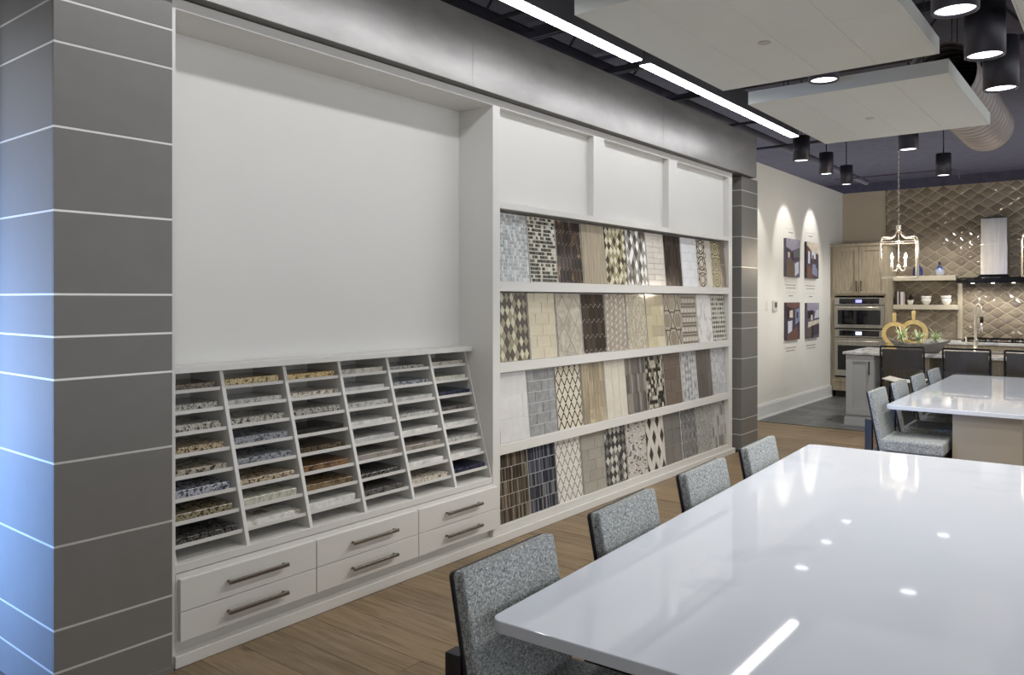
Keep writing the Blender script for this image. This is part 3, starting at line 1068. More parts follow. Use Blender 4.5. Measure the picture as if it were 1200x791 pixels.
cloud('large white acoustic ceiling cloud hung above the near table end', 0.80, 2.17, 3.42, 5.32, 3.0, 0.095, 4, 2)
cloud('white acoustic ceiling cloud hung between short lamp and kitchen', 0.79, 2.14, 5.81, 7.74, 3.0, 0.095, 4, 2)
cloud('white acoustic ceiling cloud beside the row of charcoal cylinder lamps', 2.612, 3.98, 3.42, 5.36, 3.0, 0.095, 4, 2)


# ------------------------------------------------------------------ cylinder lamps
def cyl_lamp(label, x, y, z, D, h, power, ang, blend=0.3, aim=None, col=(1, 0.96, 0.9)):
    t = thing('cylinder_lamp', label, 'ceiling lamp', (x, y, z), group='charcoal cylinder lamps')
    r = D / 2
    MB().lathe([(r * 0.86, 0.012), (r * 0.88, 0.0), (r, 0.0), (r, h), (0.001, h)], 28, cap=False).build('body', CYLM, t)
    MB().lathe([(0.001, 0.014), (r * 0.86, 0.012)], 28, cap=False).build('lens', LENS, t)
    MB().tube([(0, 0, h), (0, 0, 4.3 - z)], 0.008, 6).build('stem', BLACKM, t)
    if power:
        l = bpy.data.lights.new('lamp_beam', 'SPOT')
        l.energy = power; l.spot_size = R(ang); l.spot_blend = blend; l.color = col; l.shadow_soft_size = 0.05
        lo = bpy.data.objects.new('lamp_beam', l); COL.objects.link(lo); lo.parent = t
        lo.location = (0, 0, -0.012)
        if aim:
            lo.rotation_euler = Vector(aim).to_track_quat('-Z', 'Y').to_euler()
    return t


cyl_lamp('charcoal cylinder lamp beside the third white ceiling cloud', 2.44, 4.12, 2.85, 0.2, 0.32, 55, 125)
cyl_lamp('added unseen cylinder lamp continuing the row above the drawer-unit end of the long table', 2.44, 2.40, 2.85, 0.2, 0.32, 26, 125)  # out-of-view lamp added to brighten the near table
cyl_lamp('added unseen cylinder lamp continuing the row above the middle of the long table', 2.44, 3.26, 2.85, 0.2, 0.32, 30, 125)  # another unseen lamp, added for more light on table and chairs
cyl_lamp('charcoal cylinder lamp, second in the row beside ceiling clouds', 2.45, 4.98, 2.85, 0.2, 0.32, 55, 125)
cyl_lamp('charcoal cylinder lamp, third in the row beside ceiling clouds', 2.43, 5.83, 2.85, 0.2, 0.32, 55, 125)
cyl_lamp('short black lamp in the gap between two ceiling clouds', 1.42, 5.57, 3.02, 0.2, 0.11, 65, 125)
WP = 36
cyl_lamp('charcoal cylinder lamp washing the picture wall, beside the panelled column', 0.02, 9.40, 3.15, 0.19, 0.29, WP, 54, 0.35, (-0.66, 0.14, -1))
cyl_lamp('charcoal cylinder lamp washing the picture wall above the pictures', -0.05, 10.60, 3.15, 0.175, 0.28, WP, 54, 0.35, (-0.66, 0.10, -1))
cyl_lamp('charcoal cylinder lamp beside the kitchen corner above the oven cabinet', -0.11, 11.74, 3.15, 0.17, 0.27, WP, 54, 0.35, (-0.66, 0.05, -1))
cyl_lamp('charcoal cylinder lamp half hidden above the ceiling cloud end', 1.20, 9.25, 3.12, 0.2, 0.30, 110, 125)
cyl_lamp('charcoal cylinder lamp above the kitchen island beside the hood', 1.06, 12.1, 3.21, 0.19, 0.30, 130, 130, 0.5)

# round air duct
du = thing('air_duct', 'fat round grey spiral air duct hanging beyond the ceiling clouds', 'duct', (1.86, 7.2, 3.36))
dm = MB()
seg = 32
prof = [0.26] * 2
for k in range(24):
    yy = k * 0.16
    pts0, pts1 = [], []
    a = len(dm.v)
    for s in range(seg):
        an = 2 * math.pi * s / seg
        for q, (dy, rad) in enumerate(((0, 0.262), (0.02, 0.262), (0.02, 0.255), (0.16, 0.255))):
            pass
rings_ = []
for k in range(16):
    for dy, rad in ((0, 0.262), (0.012, 0.262), (0.013, 0.255), (0.159, 0.255)):
        rings_.append((k * 0.16 + dy, rad - 0.004 * (rad > 0.26)))
rings_ += [(2.56, 0.255), (2.63, 0.22), (2.66, 0.12), (2.67, 0.001)]
for yy, rad in rings_:
    for s in range(seg):
        an = 2 * math.pi * s / seg
        dm.v.append((rad * math.cos(an), yy, rad * math.sin(an)))
for k in range(len(rings_) - 1):
    for s in range(seg):
        s2 = (s + 1) % seg
        dm.f.append((k * seg + s, k * seg + s2, (k + 1) * seg + s2, (k + 1) * seg + s)); dm.mi.append(0); dm.sm.append(True)
dm.build('duct_shell', flat('galvanised_grey', srgb(150, 142, 140), 0.5, metal=0.2, var=0.06), du)
for yy in (0.5, 2.2):
    MB().tube([(0, yy, 0.25), (0, yy, 0.94)], 0.006, 6).build('hanger', BLACKM, du)

# ------------------------------------------------------------------ tables
def table(label, loc, rz, W, L, zt, bx0, bx1, by0, by1):
    t = thing('work_table', label, 'table', loc, rz)
    me = MB()
    rad = 0.035; n = 6
    pts = []
    for cx, cy, a0 in ((W - rad, rad, -90), (W - rad, L - rad, 0), (rad, L - rad, 90), (rad, rad, 180)):
        for k in range(n + 1):
            a = R(a0 + 90 * k / n)
            pts.append((cx + rad * math.cos(a), cy + rad * math.sin(a), zt - 0.03))
    me.prism(pts, (0, 0, 0.03))
    me.build('table_top', QUARTZ, t, bevel=0.003, seg=2)
    b = MB().box(bx0, bx1, by0, by0 + 0.04, 0, zt - 0.03).box(bx0, bx1, by1 - 0.04, by1, 0, zt - 0.03)
    for k, (ya, yb) in enumerate(((by0, by0 + 0.05), (by1 - 0.05, by1))):
        B(bx0, bx1, ya, yb, 0.0, zt - 0.031).build('end_panel', TANPANEL, t, bevel=0.002)
    B(bx0 + 0.05, bx1 - 0.05, by0 + 0.05, by1 - 0.05, 0.08, zt - 0.031).build('base_core', TANPANEL, t)
    return t


ZT = 0.755
table('long white quartz table standing beside the tile case chairs', (1.868, 1.447, 0), R(2.6), 1.22, 2.80, ZT, 0.47, 0.84, 0.28, 2.6)
table('white quartz table with taupe panel base beside the kitchen island', (1.680, 6.150, 0), R(0.4), 1.22, 2.95, ZT, 0.42, 0.83, 0.05, 2.8)


# ------------------------------------------------------------------ tweed chairs
def make_chair():
    t = thing('dining_chair', 'x', 'chair', group='grey tweed dining chairs')
    hw = 0.205
    # seat pad (chair faces +x)
    sp = MB().box(-0.20, 0.21, -hw, hw, 0.44, 0.53)
    sp.build('seat', TWEED, t, bevel=0.018, seg=3)
    tl = R(11)
    # back pad, leaning towards -x
    n = Vector((math.cos(tl), 0, math.sin(tl))); u = Vector((-math.sin(tl), 0, math.cos(tl)))
    base = Vector((-0.155, 0, 0.415))

    def slab(d0, d1, h0, h1, w_):
        pts = []
        r_ = 0.014
        out = [(-w_, h0), (w_, h0)]
        for k in range(5):
            a = R(90 * k / 4)
            out.append((w_ - r_ + r_ * math.cos(a), h1 - r_ + r_ * math.sin(a)))
        for k in range(5):
            a = R(90 + 90 * k / 4)
            out.append((-w_ + r_ + r_ * math.cos(a), h1 - r_ + r_ * math.sin(a)))
        for yy, hh in out:
            pts.append(base + n * d0 + u * hh + Vector((0, yy, 0)))
        return MB().prism(pts, n * (d1 - d0))
    slab(-0.036, 0.0, 0.0, 0.455, hw - 0.004).build('backrest', TWEED, t, bevel=0.006, seg=2)
    slab(-0.046, -0.034, -0.02, 0.455, hw - 0.002).build('back_shell', SHELLM, t, bevel=0.003, seg=2)
    B(-0.246, 0.195, -hw + 0.008, hw - 0.008, 0.38, 0.44).build('seat_frame', DARKWOOD, t)
    for sx in (-0.292, 0.155):
        for sy in (-hw - 0.004, hw - 0.04):
            B(sx, sx + 0.046, sy, sy + 0.044, 0.0, 0.439 if sx > 0 else 0.66).build('leg', DARKWOOD, t, bevel=0.002, seg=1)
    return t


ch = make_chair()
first = True
c1 = [(1.46, -0.5), (2.11, 0.5), (2.76, 0), (3.42, 0.5)]
LAB1 = ['grey tweed dining chair at the near table, below the drawer units', 'grey tweed dining chair at the near table, second from its drawer-unit end',
        'grey tweed dining chair at the near table, third from its drawer-unit end', 'grey tweed dining chair at the near table, beside the far grey column']
LAB2 = ['grey tweed dining chair with whole seat showing, at the taupe-based table corner', 'grey tweed dining chair at the taupe-based table, second from its corner',
        'grey tweed dining chair at the taupe-based table, third from its corner', 'grey tweed dining chair at the taupe-based table end beside the island']
for i in range(8):
    o = ch if first else copy_tree(ch)
    first = False
    if i < 4:
        yy = 1.42 + 0.656 * i
        xx = 1.803 + 0.245 - 0.024 * i - 0.0
        o.location = (xx, yy + 0.205, 0)
        o.rotation_euler = (0, 0, R(2.6 + (0.5 if i % 2 else -0.5)))
        o['label'] = LAB1[i]
    else:
        yy = 6.02 + 0.70 * (i - 4)
        o.location = (1.635 + 0.228, yy + 0.205, 0)
        o.rotation_euler = (0, 0, R(0.6))
        o['label'] = LAB2[i - 4]

# ------------------------------------------------------------------ picture wall
WX = -0.62
PR = [srgb(96, 92, 112), srgb(70, 62, 76), srgb(150, 148, 166), srgb(196, 200, 216), srgb(98, 84, 76), srgb(44, 38, 42), srgb(206, 196, 180), srgb(126, 134, 164), srgb(104, 76, 70), srgb(96, 108, 104)]
PRM = [flat(f'print_ink_{i}', c, 0.45, var=0.15, vscale=14) for i, c in enumerate(PR)]
# each print: polygons in unit coordinates (y, z) with an ink
PRINTS = [
    [((0, .62), (1, .8), (1, 1), (0, 1), 2), ((0, .45), (.35, .5), (.35, .7), (0, .78), 1), ((.6, .55), (1, .62), (1, .78), (.6, .66), 9), ((.38, .45), (.5, .45), (.5, .66), (.38, .66), 5),
     ((0, 0), (.62, 0), (.5, .42), (0, .45), 4), ((.62, .03), (.9, .12), (.9, .42), (.62, .36), 3), ((.5, .4), (1, .46), (1, .54), (.5, .5), 1), ((.12, .5), (.24, .5), (.24, .64), (.12, .64), 6)],
    [((0, .8), (1, .68), (1, 1), (0, 1), 6), ((0, .7), (.45, .62), (.3, .8), (0, .9), 8), ((.4, .55), (.75, .55), (.75, .75), (.4, .75), 3), ((.1, .4), (.26, .4), (.26, .74), (.1, .74), 3),
     ((.45, .48), (.58, .48), (.58, .64), (.45, .64), 8), ((0, 0), (.5, 0), (.42, .32), (0, .38), 8), ((.45, .12), (.9, .05), (.85, .38), (.48, .4), 7), ((.75, .3), (1, .25), (1, .5), (.75, .52), 1)],
    [((0, .82), (1, .86), (1, 1), (0, 1), 8), ((0, .55), (.3, .6), (.5, .82), (0, .9), 5), ((.22, .6), (.45, .6), (.45, .8), (.22, .78), 6), ((.65, .4), (1, .5), (1, .85), (.65, .82), 7),
     ((.1, .18), (.4, .22), (.42, .52), (.1, .5), 3), ((.4, .2), (.6, .3), (.6, .56), (.42, .52), 1), ((0, 0), (.95, 0), (.8, .35), (.1, .17), 8), ((.74, .56), (.84, .58), (.84, .74), (.74, .74), 5)],
    [((0, .8), (1, .74), (1, 1), (0, 1), 2), ((.05, .55), (.5, .6), (.5, .8), (.05, .76), 5), ((.3, .5), (.45, .5), (.45, .66), (.3, .66), 6), ((.6, .55), (1, .58), (1, .8), (.7, .78), 3),
     ((.05, .3), (1, .42), (1, .52), (.1, .46), 6), ((0, 0), (.35, 0), (.35, .32), (0, .3), 4), ((.35, 0), (.5, 0), (.52, .36), (.35, .34), 5), ((.52, .06), (1, .1), (1, .38), (.52, .34), 1)]]
PLB = ['picture of a grey-ceilinged kitchen, upper print beside the thermostat', 'picture of a warm kitchen with pale ceiling, upper print beside the oven cabinet',
       'picture of a reddish wooden-floored kitchen, lower print beside the thermostat', 'picture of a bright kitchen with dark base, lower print beside the oven cabinet']
PP = [(10.64, 11.20, 1.825, 2.348), (11.50, 12.035, 1.825, 2.350), (10.655, 11.20, 0.96, 1.475), (11.515, 12.06, 0.955, 1.466)]
INK = flat('grey_caption_ink', srgb(120, 118, 112), 0.7)
for i, (ya, yb, za, zb) in enumerate(PP):
    t = thing('wall_picture', PLB[i], 'picture', (WX, ya, za), group='kitchen pictures on the white wall')
    W_, H_ = yb - ya, zb - za
    B(0.0, 0.035, 0, W_, 0, H_).build('canvas', PRM[0 if i in (0, 3) else 1], t)
    mb = MB()
    for pol in PRINTS[i]:
        mi = pol[-1]
        mb.prism([(0.035, a * W_, b * H_) for a, b in pol[:-1]], (0.0004 + 0.0002 * PRINTS[i].index(pol), 0, 0), mi)
    mb.build('print', PRM, t, kind='stuff')
    cap = MB()
    lines = [(0.10, 0.9, -0.115, 0.010), (0.16, 0.84, -0.155, 0.010), (0.36, 0.66, 0.085, 0.012)]
    for a, b, z, h in lines:
        yy = a * W_
        while yy < b * W_ - 0.02:
            ln = rr.uniform(0.02, 0.05)
            cap.box(0.0, 0.0015, yy, yy + ln, z, z + h)
            yy += ln + 0.012
    cap.box(0.0, 0.001, 0.12 * W_, 0.88 * W_, 0.135, 0.137)
    for k in range(0):
        pass
    co = cap.build('caption', INK, t, kind='stuff')
    # the heading stands above the canvas, the small lines below it
    for v in co.data.vertices:
        if v.co.z > 0:
            v.co.z += H_
th_ = thing('thermostat', 'small grey wall thermostat with dark screen on the white wall', 'thermostat', (WX, 10.20, 1.36))
B(0.0, 0.022, 0, 0.15, 0, 0.14).build('case', flat('thermostat_grey', srgb(196, 194, 188), 0.4), th_, bevel=0.004)
B(0.022, 0.024, 0.04, 0.125, 0.05, 0.118).build('screen', flat('thermostat_screen', srgb(84, 92, 92), 0.2), th_)
sw = thing('light_switch', 'white light switch on the white wall beside the column', 'switch', (WX, 9.96, 1.37))
B(0.0, 0.008, 0, 0.085, 0, 0.13).build('plate', CERAM, sw, bevel=0.002)
B(0.008, 0.013, 0.026, 0.058, 0.03, 0.10).build('rocker', CERAM, sw, bevel=0.001)

# ------------------------------------------------------------------ kitchen: oven cabinet
YF = 12.75
oc = thing('oven_cabinet', 'tall limed wood cabinet holding two built-in ovens', 'cabinet', (-0.585, YF, 0))
CWD = 0.78
mb = MB().box(0, 0.018, 0, 0.63, 0.1, 2.33).box(CWD - 0.018, CWD, 0, 0.63, 0.1, 2.33).box(0.018, CWD - 0.018, 0.0, 0.63, 0.1, 0.12).box(0.018, CWD - 0.018, 0.0, 0.63, 1.575, 1.6)
mb.box(0.018, CWD - 0.018, 0.0, 0.63, 2.31, 2.33).box(0.018, CWD - 0.018, 0.61, 0.63, 0.12, 2.31).box(0.018, CWD - 0.018, 0.0, 0.6, 0.285, 0.31)
mb.box(0.018, 0.03, -0.002, 0.02, 0.31, 1.575).box(CWD - 0.03, CWD - 0.018, -0.002, 0.02, 0.31, 1.575)
mb.build('carcass', WOODG, oc)
B(0.02, CWD - 0.02, 0.07, 0.6, 0, 0.1).build('toe_kick', flat('dark_toe_kick', srgb(60, 54, 46), 0.6), oc)
B(-0.033, -0.002, 0.0, 0.03, 0.1, 2.33).build('filler_strip', WOODG, oc)
B(-0.033, CWD + 0.012, -0.03, 0.63, 2.33, 2.372).build('crown', WOODG, oc, bevel=0.004)


def shaker(parent, x0, x1, z0, z1, y, mat, hx=None, hz0=None, hz1=None, fr=0.06, nm='door', sink=0.013):
    d = MB()
    d.box(x0, x0 + fr, y - 0.02, y, z0, z1).box(x1 - fr, x1, y - 0.02, y, z0, z1)
    d.box(x0 + fr, x1 - fr, y - 0.02, y, z0, z0 + fr).box(x0 + fr, x1 - fr, y - 0.02, y, z1 - fr, z1)
    d.box(x0 + fr, x1 - fr, y - 0.02 + sink, y - 0.002, z0 + fr, z1 - fr)
    o = d.build(nm, mat, parent)
    if hx is not None:
        h = MB().box(hx - 0.006, hx + 0.006, y - 0.052, y - 0.042, hz0, hz1)
        h.box(hx - 0.005, hx + 0.005, y - 0.044, y - 0.018, hz0 + 0.01, hz0 + 0.022).box(hx - 0.005, hx + 0.005, y - 0.044, y - 0.018, hz1 - 0.022, hz1 - 0.01)
        h.build('handle', flat('dark_bronze', srgb(70, 64, 56), 0.35, metal=0.8), o)
    return o


shaker(oc, 0.004, CWD / 2 - 0.002, 1.602, 2.325, 0, WOODG, CWD / 2 - 0.035, 1.64, 1.80)
shaker(oc, CWD / 2 + 0.002, CWD - 0.004, 1.602, 2.325, 0, WOODG, CWD / 2 + 0.035, 1.64, 1.80)
d = shaker(oc, 0.004, CWD - 0.004, 0.105, 0.283, 0, WOODG, fr=0.035, nm='drawer_front')
MB().lathe([(0.001, 0), (0.014, 0.002), (0.016, 0.012), (0.010, 0.02), (0.008, 0.03)], 14).build('cup_pull', CHROME, d, loc=(CWD / 2, -0.03, 0.19))


def oven(label, z0, z1, panel_h, disp):
    t = thing('built_in_oven', label, 'oven', (-0.553, YF, z0))
    W_ = 0.716; H_ = z1 - z0
    B(0.0, W_, 0.004, 0.5, 0, H_).build('body', BLACKM, t)
    fr = MB().box(0, W_, -0.02, 0.004, H_ - panel_h, H_).build('control_panel', STEEL, t, bevel=0.003)
    B(0.07, W_ - 0.07, -0.023, -0.0198, H_ - panel_h + 0.018, H_ - 0.016).build('glass', GLASSB, fr)
    B(0.31, 0.40, -0.0245, -0.0228, H_ - panel_h + 0.035, H_ - 0.032).build('display', disp, fr)
    dh = H_ - panel_h - 0.008
    dr = MB().box(0, W_, -0.03, 0.004, 0.0, dh)
    do = dr.build('door', STEEL, t, bevel=0.003)
    B(0.05, W_ - 0.05, -0.0335, -0.0298, dh * 0.16, dh * 0.80).build('window', GLASSB, do)
    hb = MB().tube([(0.06, -0.075, dh * 0.91), (W_ - 0.06, -0.075, dh * 0.91)], 0.011, 10)
    hb.box(0.08, 0.10, -0.075, -0.03, dh * 0.91 - 0.008, dh * 0.91 + 0.008).box(W_ - 0.10, W_ - 0.08, -0.075, -0.03, dh * 0.91 - 0.008, dh * 0.91 + 0.008)
    hb.build('handle', CHROME, do)
    return t


oven('steel speed oven with blue display, upper of two in the cabinet', 1.075, 1.545, 0.115, BLUED)
oven('steel wall oven with pale display, lower of two in the cabinet', 0.335, 1.055, 0.12, WHITED)

# back wall arabesque tiles (each its own piece where it shows)
TILEM = [ramp_mat(f'taupe_glaze_{i}', [(0.3, srgb(*a)), (0.7, srgb(*b))], scale=3, rough=0.09, rand=True) for i, (a, b) in enumerate((
    ((128, 118, 104), (146, 135, 119)), ((136, 126, 111), (156, 145, 128)), ((120, 110, 97), (138, 127, 112))))]
GROUT = flat('tile_grout', srgb(180, 169, 151), 0.8)
tw = wb
TO = Vector((0.035, 13.4, 0.93))
B(0, 3.9, -0.008, 0, 0, 2.303).build('grout_bed', GROUT, tw, loc=TO)
PX, PZ = 0.232, 0.154
side = []
# one quarter of the lantern outline: from the left tip to the top tip, an S curve
for k in range(7):
    f = k / 6
    s = f - 0.075 * math.sin(2 * math.pi * f)
    side.append((f, s))


def lantern(cx, cz, gx):
    a, b = PX / 2 - gx, PZ / 2 - gx * 0.62
    pts = []
    for q in range(4):
        for f, s in side[:-1]:
            if q == 0: pts.append((cx - a * (1 - f), cz + b * s))
            if q == 1: pts.append((cx + a * f, cz + b * (1 - s)) if False else (cx + a * (1 - (1 - f)), cz + b * (1 - s)))
            if q == 2: pts.append((cx + a * (1 - f), cz - b * s))
            if q == 3: pts.append((cx - a * f, cz - b * (1 - s)))
    return pts


def clip_rect(poly, w_, h_):
    return clip(poly, w_, h_)


def tile_mesh(pts):
    mb = MB()
    cx = sum(p[0] for p in pts) / len(pts); cz = sum(p[1] for p in pts) / len(pts)
    k = len(pts); n = 0
    rings3 = []
    for sc, yy in ((1.0, -0.008), (1.0, -0.011), (0.93, -0.0135)):
        rings3.append([(cx + (p[0] - cx) * sc, yy, cz + (p[1] - cz) * sc) for p in pts])
    for r_ in rings3:
        mb.v += r_
    for r_ in range(2):
        for i in range(k):
            j = (i + 1) % k
            mb.f.append((r_ * k + i, r_ * k + j, (r_ + 1) * k + j, (r_ + 1) * k + i)); mb.mi.append(0); mb.sm.append(r_ == 1)
    mb.f.append(tuple(2 * k + i for i in range(k))); mb.mi.append(0); mb.sm.append(True)
    return mb


tmsh = [tile_mesh(lantern(0, 0, 0.010)).mesh('lantern_tile', m) for m in TILEM]
rest = MB()
nt_ = 0
for j in range(0, 32):
    for i in range(0, 18):
        cx = i * PX + (PX / 2 if j % 2 else 0); cz = j * PZ / 2
        if cx > 3.9 + PX / 2 or cz > 2.303 + PZ / 2:
            continue
        inside = cx - PX / 2 >= -0.003 and cx + PX / 2 <= 3.9 and cz - PZ / 2 >= -0.003 and cz + PZ / 2 <= 2.305
        if cx < 2.15 and nt_ < 298:
            if inside:
                o = link('lantern_tile', rr.choice(tmsh), tw, (cx + TO.x, TO.y, cz + TO.z))
                o.rotation_euler = (rr.uniform(-0.045, 0.045), 0, rr.uniform(-0.035, 0.035))
            else:
                q = clip_rect(lantern(cx, cz, 0.010), 3.9, 2.303)
                if len(q) < 3:
                    continue
                tile_mesh(q).build('lantern_tile', rr.choice(TILEM), tw, loc=TO)
            nt_ += 1
        else:
            q = clip_rect(lantern(cx, cz, 0.010), 3.9, 2.303)
            if len(q) >= 3:
                m2 = tile_mesh(q); off = len(rest.v)
                rest.v += m2.v; rest.f += [tuple(off + a for a in f) for f in m2.f]; rest.mi += m2.mi; rest.sm += m2.sm
rest.build('more_lantern_tiles', TILEM[0], tw, loc=TO, kind='stuff')
struct('trim_1', B(1.035, 1.105, 13.355, 13.3795, 0.93, 1.755), flat('lit_taupe_edge_tile', srgb(168, 158, 142), 0.2))  # lit niche corner as a trim strip, its brightness put into the colour

# back counter with base cabinets
bc = thing('base_cabinet', 'limed wood base cabinet run along the kitchen back wall', 'cabinet', (0.20, YF + 0.02, 0))
B(0, 3.6, 0.0, 0.6, 0.1, 0.87).build('body', WOODG, bc)
B(0, 3.6, 0.06, 0.6, 0.0, 0.1).build('toe_kick', MATS['dark_toe_kick'], bc)
for k in range(6):
    shaker(bc, k * 0.6 + 0.004, k * 0.6 + 0.596, 0.12, 0.86, 0.0, WOODG, k * 0.6 + (0.55 if k % 2 == 0 else 0.05), 0.66, 0.80)
ct = B(0.198, 3.8, YF - 0.01, 13.378, 0.872, 0.91).build('worktop', MARBLE, None, bevel=0.003)
tag(ct, 'grey marble worktop along the kitchen back wall', 'worktop')
ck = thing('gas_cooktop', 'black gas cooktop with cast grates under the hood', 'cooktop', (1.16, 12.86, 0.911))
B(0, 0.92, 0, 0.46, 0, 0.014).build('glass', GLASSB, ck)
for k in range(3):
    g_ = MB()
    x0 = 0.03 + k * 0.29
    for a in (0.0, 0.13, 0.26):
        g_.box(x0 + a, x0 + a + 0.014, 0.03, 0.43, 0.035, 0.05)
    for a in (0.03, 0.22, 0.416):
        g_.box(x0, x0 + 0.274, a, a + 0.014, 0.035, 0.05)
    for a in (0.0, 0.26):
        for b in (0.03, 0.416):
            g_.box(x0 + a, x0 + a + 0.014, b, b + 0.014, 0.014, 0.036)
    g_.build('grate', BLACKM, ck)
for k in range(5):
    MB().lathe([(0.018, 0.0), (0.016, 0.022), (0.001, 0.023)], 14).build('knob', STEEL, ck, loc=(0.2 + k * 0.13, 0.015, 0.014))

# hood
hx = 1.535
hd2 = thing('range_hood', 'steel chimney range hood with black glass canopy', 'range hood', (hx, 13.38, 1.75))
MB().box(-0.165, 0.165, -0.30, 0, 0.10, 0.56).build('chimney', STEEL, hd2, bevel=0.002)
MB().box(-0.16, 0.16, -0.295, 0, 0.555, 0.93).build('chimney_sleeve', STEEL, hd2, bevel=0.002)
MB().box(-0.13, 0.13, -0.27, -0.003, 0.925, 0.945).build('top_cap', BLACKM, hd2)
cn = MB()
cn.box(-0.44, 0.44, -0.5, 0, 0.0, 0.065)
cn.prism([(-0.44, -0.5, 0.065), (0.44, -0.5, 0.065), (0.44, 0, 0.065), (-0.44, 0, 0.065)], (0, 0, 0.004))
cn.build('canopy', GLASSB, hd2, bevel=0.004)
MB().prism([(-0.40, -0.46, 0.07), (0.40, -0.46, 0.07), (0.40, -0.002, 0.07), (-0.40, -0.002, 0.07)], (0, 0, 0.012)).build('canopy_cover', GLASSB, hd2, bevel=0.004)
MB().prism([(-0.2, -0.335, 0.08), (0.2, -0.335, 0.08), (0.165, -0.300, 0.125), (-0.165, -0.300, 0.125)], (0, 0.03, 0)).build('collar', GLASSB, hd2)
for k in (-0.25, 0.0, 0.25):
    MB().lathe([(0.022, -0.004), (0.022, 0.0005)], 14).build('hood_light', emit('hood_lamp_glow', (1, 0.93, 0.82, 1), 8), hd2, loc=(k, -0.40, -0.0005))
for k in (-0.25, 0.25):
    l = bpy.data.lights.new('hood_beam', 'SPOT'); l.energy = 16; l.spot_size = R(130); l.spot_blend = 0.6; l.color = (1, 0.95, 0.86); l.shadow_soft_size = 0.03
    lo = bpy.data.objects.new('hood_beam', l); COL.objects.link(lo); lo.parent = hd2; lo.location = (k, -0.40, -0.012)
    lo.rotation_euler = Vector((0, 0.35, -1)).to_track_quat('-Z', 'Y').to_euler()

# floating shelves
s1 = B(0.205, 1.052, 13.10, 13.381, 1.800, 1.872).build('floating_shelf', flat('limed_shelf', srgb(196, 188, 170), 0.45, var=0.04), None, bevel=0.003)
tag(s1, 'pale thick floating shelf carrying two blue vases', 'shelf')
s2 = B(0.205, 1.066, 13.10, 13.381, 1.366, 1.436).build('floating_shelf', MATS['limed_shelf'], None, bevel=0.003)
tag(s2, 'pale thick floating shelf carrying books and bowls', 'shelf')


def vase(name, label, prof, x, y, z, mat):
    o = MB().lathe(prof, 28).build(name, mat, None, loc=(x, y, z))
    return o


BLUEV = ramp_mat('blue_fade_glaze', [(0.0, srgb(212, 214, 222)), (0.35, srgb(176, 184, 206)), (0.6, srgb(60, 74, 130)), (0.8, srgb(26, 28, 52))], rand=False)
# glaze colour follows the height of the vase
nt = BLUEV.node_tree
for n_ in [n for n in nt.nodes if n.type == 'TEX_NOISE']:
    tcn = [n for n in nt.nodes if n.type == 'TEX_COORD'][0]
    sx = nt.nodes.new('ShaderNodeSeparateXYZ'); mr = nt.nodes.new('ShaderNodeMapRange')
    nt.links.new(tcn.outputs['Object'], sx.inputs[0]); nt.links.new(sx.outputs['Z'], mr.inputs[0])
    mr.inputs[1].default_value = 0.0; mr.inputs[2].default_value = 0.20
    rpn = [n for n in nt.nodes if n.type == 'VALTORGB'][0]
    nt.links.new(mr.outputs[0], rpn.inputs['Fac'])
v1 = vase('bud_vase', '', [(0.001, 0), (0.045, 0.0), (0.068, 0.04), (0.066, 0.085), (0.04, 0.125), (0.016, 0.15), (0.014, 0.185), (0.02, 0.2), (0.012, 0.2)], 0.825, 13.2, 1.8725, BLUEV)
tag(v1, 'round white to blue bud vase standing alone on upper shelf', 'vase')
v2 = vase('bottle_vase', '', [(0.001, 0), (0.062, 0.0), (0.068, 0.02), (0.068, 0.10), (0.05, 0.13), (0.022, 0.16), (0.016, 0.27), (0.02, 0.285), (0.01, 0.285)], 0.53, 13.2, 1.8725, flat('blue_bottle_glaze', srgb(44, 58, 116), 0.15, var=0.3, vscale=12))
tag(v2, 'tall-necked dark blue bottle vase behind the lantern on upper shelf', 'vase')


def bowl(x, z, r, label, rz=0.0, tilt=0.0):
    o = MB().lathe([(0.001, 0.006), (r * 0.45, 0.004), (r * 0.5, 0), (r * 0.55, 0.004), (r * 0.9, 0.045), (r, 0.085), (r * 0.95, 0.085), (r * 0.84, 0.045), (r * 0.4, 0.014), (0.001, 0.012)], 28).build('bowl', CERAM, None, loc=(x, 13.2, z))
    o.rotation_euler = (0, tilt, 0)
    tag(o, label, 'bowl', 'white bowls on the lower shelf')


bowl(0.645, 1.4365, 0.07, 'white bowl, lower of the nested pair beside the potted plant')
bowl(0.645, 1.4815, 0.073, 'white bowl, upper of the nested pair beside the potted plant')
bowl(0.915, 1.4365, 0.068, 'white bowl, lower of the pair at the shelf end')
bowl(0.915, 1.4880, 0.072, 'white bowl tilted on top of the pair at the shelf end', tilt=-0.07)
for k, (w_, h_, c_, nm) in enumerate(((0.022, 0.19, (60, 58, 60), 'charcoal'), (0.016, 0.20, (206, 202, 198), 'white'), (0.026, 0.20, (84, 80, 78), 'dark grey'), (0.034, 0.195, (216, 206, 208), 'pale pink'))):
    x0 = 0.235 + sum((0.022, 0.016, 0.026, 0.034)[:k]) + 0.002 * k
    bk = thing('book', f'{nm} spined book standing on the lower floating shelf', 'book', (x0, 13.13, 1.4365), group='books on the lower shelf')
    cmat = flat(f'book_cover_{k}', srgb(*c_), 0.5)
    MB().box(0, 0.003, 0, 0.14, 0, h_).box(w_ - 0.003, w_, 0, 0.14, 0, h_).box(0.003, w_ - 0.003, 0, 0.004, 0, h_).build('cover', cmat, bk)
    B(0.003, w_ - 0.003, 0.004, 0.135, 0.004, h_ - 0.004).build('pages', flat('book_paper', srgb(222, 216, 200), 0.8), bk)
pt = thing('potted_plant', 'small dark leafy plant in white pot on the lower shelf', 'plant', (0.43, 13.19, 1.4365))
